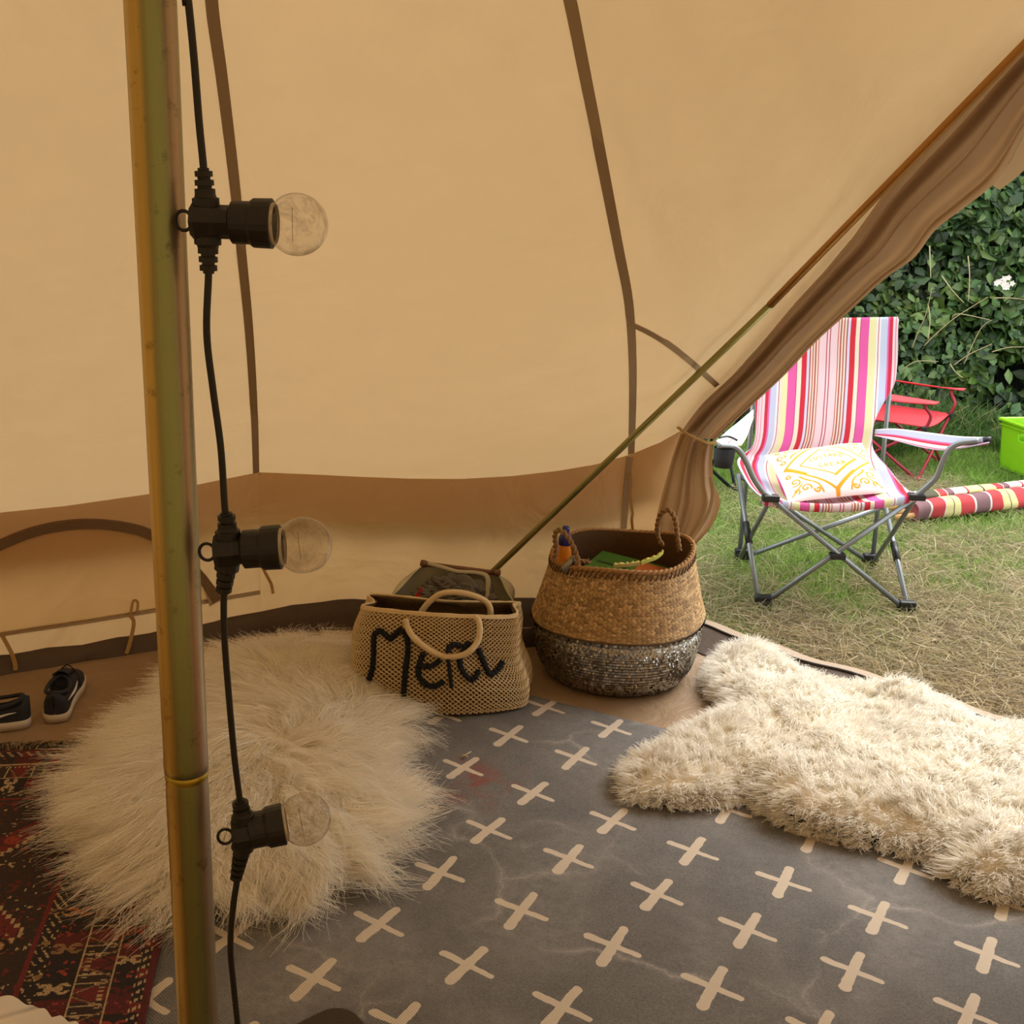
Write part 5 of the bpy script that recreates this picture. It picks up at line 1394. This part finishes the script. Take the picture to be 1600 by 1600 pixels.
q = MB(); q.tube(smooth_path([sFL + Vector((0, 0, .004)), ony(1192, 768, 3.89), ony(1178, 748, 3.88), ony(1166, 722, 3.87), ony(1155, 704, 3.86), ony(1143, 698, 3.86), ony(1122, 696, 3.84)], 30), 0.0105, 10); q.build('arm_tube', M_TUBE, ch)
q = MB(); q.tube([ony(1536, 688, 3.825), ony(1549, 687, 3.815)], 0.011, 10); q.build('arm_end_cap', M_PLAS, ch)
q = MB(); q.tube(smooth_path([ony(1124, 684, 3.85), ony(1138, 682, 3.9), ony(1152, 688, 3.88)], 12), 0.004, 6); q.build('cup_ring', M_PLAS, ch)
pp = ony(1131, 714, 3.87); q = MB()
q.lathe([(0.036, 0.034), (0.036, 0.0), (0.032, -0.034), (0.0, -0.036)], pp, (0, 0, 1), 20); q.build('cup_holder', plain('black_mesh', '#23262a', 0.7, scale=300, var=0.5), ch)

# ---- cushion
t = NT('cushion_print'); c = t.attr('Col'); v = t.obj()
M_CUSH = t.surf(t.pbr(c, 0.9, 0, t.bump(t.noise(300, 2, 0.6, v), 0.1, 0.002)))
cT = [ony(1194, 712, 4.30), ony(1347, 692, 4.33)]; cB = [ony(1232, 786, 4.00), ony(1390, 770, 4.03)]
nc = ((cT[1] - cT[0]).cross(cB[0] - cT[0])).normalized()
if nc.y > 0: nc = -nc
NCU = 230
uu, vw = np.meshgrid(np.linspace(0, 1, NCU), np.linspace(0, 1, NCU), indexing='ij')
eu = 0.5 + (uu - 0.5) * (1 - 0.05 * np.sin(np.pi * vw)); ev = 0.5 + (vw - 0.5) * (1 - 0.05 * np.sin(np.pi * uu))
def V3(v_): return np.array(v_)
Pb = (V3(cT[0]) * ((1 - eu) * (1 - ev))[..., None] + V3(cT[1]) * (eu * (1 - ev))[..., None] + V3(cB[0]) * ((1 - eu) * ev)[..., None] + V3(cB[1]) * (eu * ev)[..., None])
th = 0.055 * (np.clip(1 - np.abs(2 * uu - 1) ** 2.6, 0, 1) * np.clip(1 - np.abs(2 * vw - 1) ** 2.6, 0, 1)) ** 0.55
th = th * (1 + 0.08 * np.sin(uu * 9 + vw * 4))
ink = np.zeros_like(uu); X_, Y_ = uu, vw                        # print space
def seg(a, b_, w):
    a = np.array(a); b_ = np.array(b_); ab = b_ - a; tq = np.clip(((X_ - a[0]) * ab[0] + (Y_ - a[1]) * ab[1]) / (ab @ ab + 1e-9), 0, 1)
    d = np.hypot(X_ - a[0] - tq * ab[0], Y_ - a[1] - tq * ab[1]); np.maximum(ink, np.clip((w - d) / 0.006 + 0.5, 0, 1), out=ink)
def poly_line(pts, w, closed=False):
    for a, b_ in zip(pts, pts[1:] + (pts[:1] if closed else [])): seg(a, b_, w)
poly_line([(0.06, 0.50), (0.50, 0.03), (0.95, 0.50), (0.50, 0.96)], 0.014, True)
seg((0.50, 0.96), (0.50, 0.99), 0.022); seg((0.09, 0.5), (0.24, 0.66), 0.018); seg((0.50, 0.95), (0.72, 0.72), 0.018)
poly_line([(0.22, 0.50), (0.50, 0.19), (0.80, 0.50), (0.52, 0.78)], 0.011, True); seg((0.80, 0.5), (0.52, 0.78), 0.017)
FONT = {'C': [[(1, .2), (.6, 0), (.15, .2), (0, .55), (.2, .9), (.6, 1), (1, .82)]], 'U': [[(0, 0), (.05, .7), (.3, 1), (.7, 1), (.95, .7), (1, 0)]], 'S': [[(.95, .12), (.5, 0), (.1, .2), (.3, .45), (.75, .58), (.9, .8), (.5, 1), (.05, .88)]], 'T': [[(0, 0), (1, 0)], [(.5, 0), (.5, 1)]], 'A': [[(0, 1), (.5, 0), (1, 1)], [(.22, .62), (.8, .62)]], 'R': [[(0, 1), (0, 0), (.7, .05), (.9, .25), (.6, .5), (0, .52)], [(.4, .52), (1, 1)]], 'D': [[(0, 0), (0, 1), (.6, .95), (1, .5), (.6, .05), (0, 0)]], 'E': [[(1, 0), (0, 0), (0, 1), (1, 1)], [(0, .5), (.8, .5)]], 'M': [[(0, 1), (.1, 0), (.5, .7), (.9, 0), (1, 1)]]}
def word(txt, x0, x1, yf_, h):
    n = len(txt); st = (x1 - x0) / n
    for i, chh in enumerate(txt):
        for stroke in FONT[chh]:
            pl_ = [(x0 + st * (i + 0.2 + 0.58 * a), yf_((i + 0.5) / n) + h * b_) for a, b_ in stroke]
            poly_line(pl_, 0.0078)
word('CUSTARD', 0.33, 0.69, lambda q_: 0.40 - 0.05 * math.sin(math.pi * q_), 0.070)
word('CREAM', 0.39, 0.68, lambda q_: 0.535 + 0.02 * math.sin(math.pi * q_), 0.070)
def spiral(cx_, cy_, r0, a0, turns, sg, w=0.010):
    pts = []
    for k in range(22):
        q_ = k / 21; a = a0 + sg * q_ * turns * 6.28; r = r0 * (1 - 0.82 * q_); pts.append((cx_ + r * math.cos(a), cy_ + r * math.sin(a)))
    poly_line(pts, w)
for cx_, cy_, mx_, my_ in ((0, 0, 1, 1), (1, 0, -1, 1), (0, 1, 1, -1), (1, 1, -1, -1)):
    g = lambda x, y: (cx_ + mx_ * x, cy_ + my_ * y)
    sgn = mx_ * my_
    for (x, y, r, a, tr_) in ((0.20, 0.12, 0.055, 0.4, 1.1), (0.11, 0.24, 0.060, 2.0, 1.2), (0.31, 0.075, 0.035, 3.4, 1.0), (0.075, 0.36, 0.035, 5.0, 1.0), (0.10, 0.10, 0.035, 1.0, 0.9)):
        q0 = g(x, y); spiral(q0[0], q0[1], r, a if mx_ > 0 else math.pi - a, tr_, sgn)
    poly_line([g(0.26, 0.20), g(0.20, 0.26), g(0.17, 0.31)], 0.012); poly_line([g(0.05, 0.05), g(0.13, 0.14), g(0.17, 0.19)], 0.009); poly_line([g(0.36, 0.04), g(0.33, 0.13), g(0.28, 0.19)], 0.010)
white = np.array(lin('#e6dfda')); och = np.array(lin('#d6930c'))
ccol = white[None, None, :] * (1 - ink[..., None]) + och[None, None, :] * ink[..., None]
Pf = Pb + np.array(nc) * th[..., None]; Pk = Pb - np.array(nc) * (th * 0.55)[..., None]
ii = (np.arange(NCU - 1)[:, None] * NCU + np.arange(NCU - 1)[None, :]); Fc = np.stack([ii, ii + NCU, ii + NCU + 1, ii + 1], -1).reshape(-1, 4)
cu_ = thing('cushion', 'white cushion printed with ochre scrolls and a lettered diamond on the chair', 'cushion')
mk('printed_front', Pf.reshape(-1, 3), Fc, M_CUSH, cu_, True, col=ccol.reshape(-1, 3))
sb = slice(None, None, 12); idx = list(range(0, NCU, 10)) + [NCU - 1]; Pk2 = Pk[np.ix_(idx, idx)]; nk = len(idx)
ii = (np.arange(nk - 1)[:, None] * nk + np.arange(nk - 1)[None, :]); mk('back', Pk2.reshape(-1, 3), np.stack([ii, ii + 1, ii + nk + 1, ii + nk], -1).reshape(-1, 4), plain('white_cotton', '#f2ece6', 0.9), cu_)

# ================================================================ OTHER CHAIRS
def quad_chair(name, label, loc, rz, w, d, sh, ah, bh, fm, cm, back=True):
    c = thing(name, label, 'chair', loc=loc, rz=rz); V_3 = Vector
    fl, fr, bl_, br = V_3((-w / 2, -d / 2, 0)), V_3((w / 2, -d / 2, 0)), V_3((-w / 2, d / 2, 0)), V_3((w / 2, d / 2, 0))
    s1, s2, s3, s4 = [p + V_3((0, 0, sh)) for p in (fl, fr, bl_, br)]
    r = 0.0085
    tubes([(fl, s2), (fr, s1)], r, 'front_cross_leg', fm, c, 8); tubes([(bl_, s4), (br, s3)], r, 'rear_cross_leg', fm, c, 8)
    tubes([(fl, s3), (fr, s4), (bl_, s1), (br, s2)], r, 'side_leg', fm, c, 8)
    t3, t4 = bl_ + V_3((-.02, 0.09, bh)), br + V_3((.02, 0.09, bh)); tubes([(bl_, t3), (br, t4)], r, 'back_post', fm, c, 8)
    a1, a2 = fl + V_3((-0.02, 0.01, ah)), fr + V_3((0.02, 0.01, ah))
    for s, a in ((s1, a1), (s2, a2)):
        q = MB(); q.tube(smooth_path([s, s + V_3((0, -.02, (ah - sh) * 0.5)), a + V_3((0, 0.0, -0.02)), a], 12), r, 8); q.build('arm_tube', fm, c)
    q = MB(); q.grid(lambda u, v_: s1.lerp(s2, u).lerp(s3.lerp(s4, u), v_) + V_3((0, 0, -0.055 * math.sin(math.pi * u) * (0.35 + 0.65 * v_) + 0.012)), 14, 10); q.build('seat', cm, c, solid=0.006)
    if back:
        q = MB(); q.grid(lambda u, v_: (s3.lerp(s4, u) + V_3((0, 0.01, -0.03 * math.sin(math.pi * u)))).lerp(t3.lerp(t4, u), v_) + V_3((0, 0.05 * math.sin(math.pi * u), 0)), 14, 10); q.build('backrest', cm, c, solid=0.006)
    for k, (a, p) in enumerate(((a1, t3), (a2, t4))):
        e = (bl_ if k == 0 else br).lerp(p, (ah + 0.02) / bh); sd = -1 if k == 0 else 1
        q = MB(); q.grid(lambda u, v_: e.lerp(a + V_3((0, -0.06, 0.01)), v_) + V_3((sd * (u - 0.35) * 0.075, 0, -0.02 * u * math.sin(math.pi * v_))), 4, 10); q.build('armrest', cm, c, solid=0.006)
    for p in (fl, fr, bl_, br):
        q = MB(); q.box(p + V_3((0, 0, 0.01)), (0.035, 0.025, 0.028)); q.build('foot', fm, c, smooth=False, bevel=0.005)
    for p in (s1, s2):
        q = MB(); q.box(p, (0.042, 0.03, 0.03)); q.build('corner_joint', M_PLAS, c, smooth=False, bevel=0.004)
    return c
M_REDT = plain('red_coated_tube', '#a02a3c', 0.4, 0.2, bump=0); M_REDF = plain('red_nylon', '#d23a42', 0.7, scale=120, var=0.12)
rf_ = onz(1452, 746)
quad_chair('folding_chair', 'small red folding chair standing behind the striped armchair', (rf_.x - 0.115, rf_.y + 0.275, -0.012), math.radians(56), 0.48, 0.42, 0.28, 0.42, 0.66, M_REDT, M_REDF)
lf_ = onz(1143, 771)
quad_chair('folding_chair', 'dark framed folding chair mostly hidden behind the tied door flap', (lf_.x - 0.245, lf_.y + 0.26, -0.012), math.radians(8), 0.50, 0.46, 0.42, 0.60, 0.85, plain('black_coated_tube', '#22262c', 0.35, 0.4, bump=0), plain('charcoal_nylon', '#2b2d33', 0.8))

# ================================================================ ROLLED WINDBREAK
wb = thing('rolled_windbreak', 'rolled striped canvas windbreak with wooden poles lying on the lawn', 'windbreak')
A_ = onz(1418, 812, 0.0); B_ = onz(1600, 790, 0.0); ax_ = (B_ - A_).normalized(); A_.z = B_.z = 0.042
Lw = 1.55; side = Vector((-ax_.y, ax_.x, 0))
SEQ = [('#8a6468', .075), ('#efe6d8', .012), ('#cf4347', .085), ('#efe6d8', .008), ('#ecdf9a', .045), ('#5f5a44', .006), ('#ecdf9a', .040), ('#cf4347', .085), ('#efe6d8', .012), ('#8a6468', .09), ('#efe6d8', .012), ('#cf4347', .075), ('#ecdf9a', .045), ('#5f5a44', .006), ('#ecdf9a', .04), ('#cf4347', .085), ('#efe6d8', .012)]
xsw = [0.0]; csw = []
while xsw[-1] < Lw:
    for h, w in SEQ: csw.append(lin(h)); xsw.append(xsw[-1] + w)
def roll(name, r, off, x0, sh, seed):
    V = []; F = []; fcs = []; NS_ = 22; xs2 = []; c2 = []
    for i in range(len(csw)):
        k = max(1, int((xsw[i + 1] - xsw[i]) / 0.03))
        for q in range(k):
            xs2.append(xsw[i] + (xsw[i + 1] - xsw[i]) * q / k); c2.append(csw[(i + sh) % len(csw)])
    xs2.append(xsw[-1])
    for x in xs2:
        for k in range(NS_):
            a = 2 * math.pi * k / NS_; rr = r * (1 + 0.10 * math.sin(3 * a + seed + x * 3) + 0.05 * math.sin(x * 19 + a * 2 + seed))
            p = A_ + ax_ * (x + x0) + off + side * (math.cos(a) * rr * 1.35) + Vector((0, 0, math.sin(a) * rr)); p.z = max(p.z, -0.012); V.append(p)
    for i in range(len(xs2) - 1):
        for k in range(NS_): F.append((i * NS_ + k, i * NS_ + (k + 1) % NS_, (i + 1) * NS_ + (k + 1) % NS_, (i + 1) * NS_ + k)); fcs.append(c2[i])
    F.append(tuple(range(NS_))); fcs.append(lin('#a05050'))
    mk(name, V, F, M_STRIPE, wb, True, facecol=np.array(fcs))
roll('canvas_roll', 0.047, Vector((0, 0, 0.004)), 0.0, 0, 1.0)
roll('canvas_fold', 0.020, side * 0.045 + Vector((0, 0, 0.052)), 0.02, 3, 4.0)
M_WOODP = plain('pale_wooden_pole', '#c79a62', 0.6, scale=30, var=0.25)
for o_, z_, l_ in ((-0.030, -0.012, 0.10), (0.03, 0.018, 0.13), (0.0, 0.0, 0.07)):
    q = MB(); a = A_ + side * o_ + Vector((0, 0, z_)); q.tube([a - ax_ * l_, a + ax_ * 0.2], 0.013, 10); q.build('pole', M_WOODP, wb)
# ================================================================ GREEN CRATE
M_LIME = plain('lime_plastic', '#8fd11e', 0.35, scale=15, var=0.1, bump=0, Subsurface_Weight=0.0)
c0 = onz(1562, 726); c1_ = onz(1602, 742); d1 = (c1_ - c0); d1.z = 0; d1.normalize(); 
cr = thing('plastic_crate', 'lime green plastic crate at the right edge of the lawn', 'crate', loc=(c0.x, c0.y, -0.012), rz=math.atan2(d1.y, d1.x))
Lc, Wc, Hc, tk = 0.46, 0.34, 0.27, 0.006
def side_panel(p0, ux, n_, L):
    """crate side with a hand hole, flaring slightly to the rim"""
    q = MB(); xs_ = [0, L * 0.3, L * 0.7, L]; zs_ = [0, Hc * 0.68, Hc * 0.84, Hc]
    def pt(x, z, o_): k = z / Hc; return p0 + ux * (x + (x / L - 0.5) * 0.04 * k) + n_ * (0.02 * k + o_) + Vector((0, 0, z))
    for i in range(3):
        for j in range(3):
            if i == 1 and j == 1: continue
            v8 = [pt(xs_[a], zs_[b_], o_) for o_ in (0, -tk) for a, b_ in ((i, j), (i + 1, j), (i + 1, j + 1), (i, j + 1))]
            q.add(v8, [(0, 1, 2, 3), (7, 6, 5, 4), (0, 4, 5, 1), (1, 5, 6, 2), (2, 6, 7, 3), (3, 7, 4, 0)])
    q.build('side_panel', M_LIME, cr, smooth=False)
    q = MB(); q.tube([pt(-0.008, Hc, 0.006), pt(L + 0.008, Hc, 0.006)], 0.010, 6); q.tube([pt(-0.004, Hc * .9, 0.004), pt(L + 0.004, Hc * 0.9, 0.004)], 0.004, 6); q.build('rim', M_LIME, cr, smooth=False)
X1, Y1 = Vector((1, 0, 0)), Vector((0, 1, 0))
side_panel(Vector((0, 0, 0)), X1, -Y1, Lc); side_panel(Vector((0, Wc, 0)), X1, Y1, Lc); side_panel(Vector((0, 0, 0)), Y1, -X1, Wc); side_panel(Vector((Lc, 0, 0)), Y1, X1, Wc)
q = MB(); q.box((Lc / 2, Wc / 2, 0.004), (Lc, Wc, 0.008)); q.build('bottom', M_LIME, cr, smooth=False)
for k, (hx, x, z, lab) in enumerate((('#e8e6e0', 0.10, 0.170, 'white plate stacked in the lime crate'), ('#c2553c', 0.11, 0.196, 'rust red plate stacked in the lime crate'), ('#5a9ccc', 0.10, 0.146, 'light blue plate stacked in the lime crate'))):
    q = MB(); q.lathe([(0.0, 0.0), (0.07, 0.001), (0.10, 0.014), (0.103, 0.016), (0.07, 0.006), (0.0, 0.005)], (0, 0, 0), (0.05, 0.1, 1), 28)
    o = q.build('plate', plain('plate_' + str(k), hx, 0.3, bump=0), None); o.location = Vector((c0.x, c0.y, z - .012)) + Matrix.Rotation(math.atan2(d1.y, d1.x), 3, 'Z') @ Vector((x + 0.03, 0.15, 0)); tag(o, lab, 'plate')
q = MB(); q.box((0, 0, 0), (0.2, 0.2, 0.13)); o = q.build('food_tub', plain('grey_tub', '#8b8f92', 0.5), None, smooth=False, bevel=0.01); o.location = Vector((c0.x, c0.y, 0.062)) + Matrix.Rotation(math.atan2(d1.y, d1.x), 3, 'Z') @ Vector((0.14, 0.16, 0)); o.rotation_euler = (0, 0, math.atan2(d1.y, d1.x)); tag(o, 'grey tub under the plates in the lime crate', 'tub')

# ================================================================ HEDGE
hedge = thing('hedge', 'dense dark green bramble hedge along the back of the lawn', 'hedge')
def hy(x, z): return 7.25 + 0.75 * (fbm(x * 0.9 + 5, z * 0.9 + 2, 41) - 0.5) + 0.18 * z + 0.45 * (fbm(x * 2.3 + 8, z * 2.3 + 1, 47) - 0.5) - 0.25 * np.exp(-z / 0.25) * (fbm(x * 3, z * 0 + 3.0, 9))
xs_ = np.linspace(-3.5, 8.5, 120); zs_ = np.linspace(-0.05, 3.0, 36); XX, ZZ = np.meshgrid(xs_, zs_, indexing='ij')
YY = hy(XX, ZZ) + 0.30 + 0.15 * fbm(XX * 4, ZZ * 4, 77)
ii = (np.arange(119)[:, None] * 36 + np.arange(35)[None, :])
core = mk('hedge_core', np.stack([XX, YY, ZZ], -1).reshape(-1, 3), np.stack([ii, ii + 36, ii + 37, ii + 1], -1).reshape(-1, 4), plain('thicket_shade', '#141a0e', 0.95, scale=14, var=0.6, bump=0.8, bdist=0.05), hedge)  # backing sheet, near-black colour stands in for shade between the leaves
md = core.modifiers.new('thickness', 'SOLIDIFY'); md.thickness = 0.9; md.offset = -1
NLF = 42000
NLF0 = NLF
lx = np.concatenate([1.9 + 2.6 * RNG.random(NLF // 2), -3.2 + 11.4 * RNG.random(NLF - NLF // 2)]); lz = 0.02 + 2.95 * RNG.random(NLF) ** 1.05
kp = (fbm(lx * 2.6 + 1, lz * 2.6 + 6, 91) + 0.25 * RNG.random(NLF)) > 0.52; lx = lx[kp]; lz = lz[kp]; NLF = len(lx)
ly = hy(lx, lz) + RNG.exponential(0.15, NLF) - 0.12 - 0.10 * (fbm(lx * 2.6 + 1, lz * 2.6 + 6, 91) - 0.45)
sz = 0.018 + 0.032 * RNG.random(NLF) ** 1.4 + 0.016 * (fbm(lx * 1.7, lz * 1.7, 55) > 0.5)
nrm = np.stack([RNG.normal(size=NLF) * 0.55, -0.75 + RNG.normal(size=NLF) * 0.4, 0.65 + RNG.normal(size=NLF) * 0.4], -1); nrm /= np.linalg.norm(nrm, axis=1, keepdims=True)
rnd = np.stack([RNG.normal(size=NLF), RNG.normal(size=NLF) * 0.3, -0.8 + RNG.normal(size=NLF) * 0.6], -1)
tn = rnd - nrm * (rnd * nrm).sum(1, keepdims=True); tn /= np.linalg.norm(tn, axis=1, keepdims=True); bn = np.cross(nrm, tn)
def leaf_pts(P, tn, bn, nrm, sz):
    s = sz[:, None]
    return np.stack([P - tn * s, P - tn * s * 0.25 + bn * s * 0.62 - nrm * s * 0.12, P + tn * s * 0.35 + bn * s * 0.50 - nrm * s * 0.10, P + tn * s * 1.05 - nrm * s * 0.15, P + tn * s * 0.35 - bn * s * 0.50 - nrm * s * 0.10, P - tn * s * 0.25 - bn * s * 0.62 - nrm * s * 0.12, P + nrm * s * 0.05], 1)
LP = leaf_pts(np.stack([lx, ly, lz], -1), tn, bn, nrm, sz)
b0 = (np.arange(NLF) * 7)[:, None]; LF = np.concatenate([np.stack([b0[:, 0] + i, b0[:, 0] + (i + 1) % 6, b0[:, 0] + 6], -1) for i in range(6)])
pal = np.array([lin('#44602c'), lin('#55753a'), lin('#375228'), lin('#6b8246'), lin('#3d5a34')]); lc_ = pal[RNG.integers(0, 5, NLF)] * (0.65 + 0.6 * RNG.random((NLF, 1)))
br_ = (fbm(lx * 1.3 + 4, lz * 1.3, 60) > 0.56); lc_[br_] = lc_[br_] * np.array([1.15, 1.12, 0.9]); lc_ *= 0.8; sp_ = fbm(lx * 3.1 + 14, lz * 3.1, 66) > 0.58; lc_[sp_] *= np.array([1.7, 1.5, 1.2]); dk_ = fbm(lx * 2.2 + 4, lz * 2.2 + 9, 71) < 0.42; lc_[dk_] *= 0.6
M_LEAF = attr_mat('bramble_leaf', 0.42, 0.3, 60, 0, var=0.15)
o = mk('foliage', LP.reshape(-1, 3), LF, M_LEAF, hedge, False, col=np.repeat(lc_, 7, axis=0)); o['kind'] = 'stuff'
# the nearest leaves, one by one
lv = leaf_pts(np.zeros((1, 3)), np.array([[0, 0, -1.]]), np.array([[1., 0, 0]]), np.array([[0, -1., 0]]), np.array([1.0]))[0]
leaf_me = []
for k in range(3):
    me = bpy.data.meshes.new('leaf'); me.from_pydata([tuple(p) for p in lv], [], [(i, (i + 1) % 6, 6) for i in range(6)]); me.materials.append(M_LEAF)
    a = me.attributes.new('Col', 'FLOAT_COLOR', 'POINT'); a.data.foreach_set('color', np.tile(np.append(np.array(lin(('#5f7f45', '#4c6e3a', '#74904e')[k])), 1.0), 7)); leaf_me.append(me)
for k in range(240):
    px_, py_ = 1372 + 225 * random.random(), 285 + 370 * random.random()
    if px_ < 1372 + max(0, (500 - py_)) * 0.75: continue
    y0 = 7.0; p = ony(px_, py_, 7.0)
    for _ in range(3): p = ony(px_, py_, float(hy(np.array(p.x), np.array(max(p.z, 0)))) - 0.12)
    if p.z < 0.05: continue
    o = bpy.data.objects.new('leaf', leaf_me[k % 3]); COL.objects.link(o); o.parent = hedge; o.location = p
    o.rotation_euler = (random.gauss(-0.55, 0.3), random.gauss(0, 0.8), random.gauss(0, 0.5)); s = 0.030 + 0.022 * random.random(); o.scale = (s, s, s)
M_DRY = plain('dry_stalk', '#a79b72', 0.8, scale=40, var=0.3)
for st_ in ([(1040, 1100), (1075, 1010), (1110, 930), (1140, 800)], [(1100, 1090), (1160, 1030), (1240, 960), (1330, 900), (1420, 845)], [(1250, 1185), (1330, 1130), (1440, 1080)], [(1128, 590), (1130, 660), (1134, 750)], [(1320, 640), (1328, 740), (1322, 865)], [(985, 1215), (1060, 1168), (1170, 1168)], [(1230, 1180), (1262, 1225), (1295, 1248)], [(1440, 1120), (1520, 1098), (1600, 1095)], [(1190, 740), (1240, 810), (1300, 875)], [(1120, 880), (1130, 960), (1120, 1060)], [(1300, 1180), (1380, 1010), (1440, 960)], [(1450, 850), (1530, 850), (1600, 858)], [(1240, 950), (1280, 930), (1430, 960)]):
    P = [ony(1100 + x / 3.2, 200 + y / 3.2, 7.0 - 0.05 * i) for i, (x, y) in enumerate(st_)]
    P = [Vector((p.x, min(p.y, float(hy(np.array(p.x), np.array(max(p.z, 0)))) - 0.14), p.z)) for p in P]
    q = MB(); q.tube(smooth_path(P, 16), [0.0042 - 0.002 * i / 15 for i in range(16)], 5); q.build('dry_stem', M_DRY, hedge)
M_PETAL = plain('white_petal', '#e6ded6', 0.7)
for k in range(11):
    p = ony(1572 + random.gauss(0, 9), 440 + random.gauss(0, 6), 6.85); q = MB()
    for i in range(5):
        a = 2 * math.pi * i / 5 + k; d = Vector((math.cos(a), -0.25, math.sin(a))); e = Vector((-math.sin(a), 0, math.cos(a)))
        q.add([p, p + d * 0.010 + e * 0.007, p + d * 0.019, p + d * 0.010 - e * 0.007], [(0, 1, 2, 3)])
    q.build('blossom', M_PETAL, hedge, smooth=False, solid=0.001)
# long grass at the foot of the hedge
NG = 9000
tx = 1.6 + 3.4 * RNG.random(NG); ty = hy(tx, np.zeros(NG)) - 0.05 - 0.42 * RNG.random(NG) ** 1.6; tl = 0.10 + 0.26 * RNG.random(NG) * np.clip((ty - 6.6) * 1.8, 0.25, 1)
az = RNG.random(NG) * 6.28; tt = np.linspace(0, 1, 5)[None, :]; ben = (0.3 + 0.6 * RNG.random(NG))[:, None]
Pg = np.stack([tx[:, None] + np.cos(az)[:, None] * tl[:, None] * ben * tt ** 2, ty[:, None] + np.sin(az)[:, None] * tl[:, None] * ben * tt ** 2, -0.02 + tl[:, None] * (tt * 1.1 - 0.35 * ben * tt ** 2.2)], -1)
gcol = np.array(lin('#577a37')) * (0.55 + 0.8 * RNG.random((NG, 1))); k = RNG.random(NG) > 0.88; gcol[k] = np.array(lin('#a39a68'))
o = ribbons('long_grass', Pg, 0.005 + 0.004 * RNG.random(NG), M_BLADE, None, col=gcol); tag(o, 'long green grass growing at the foot of the hedge', 'grass', kind='stuff')
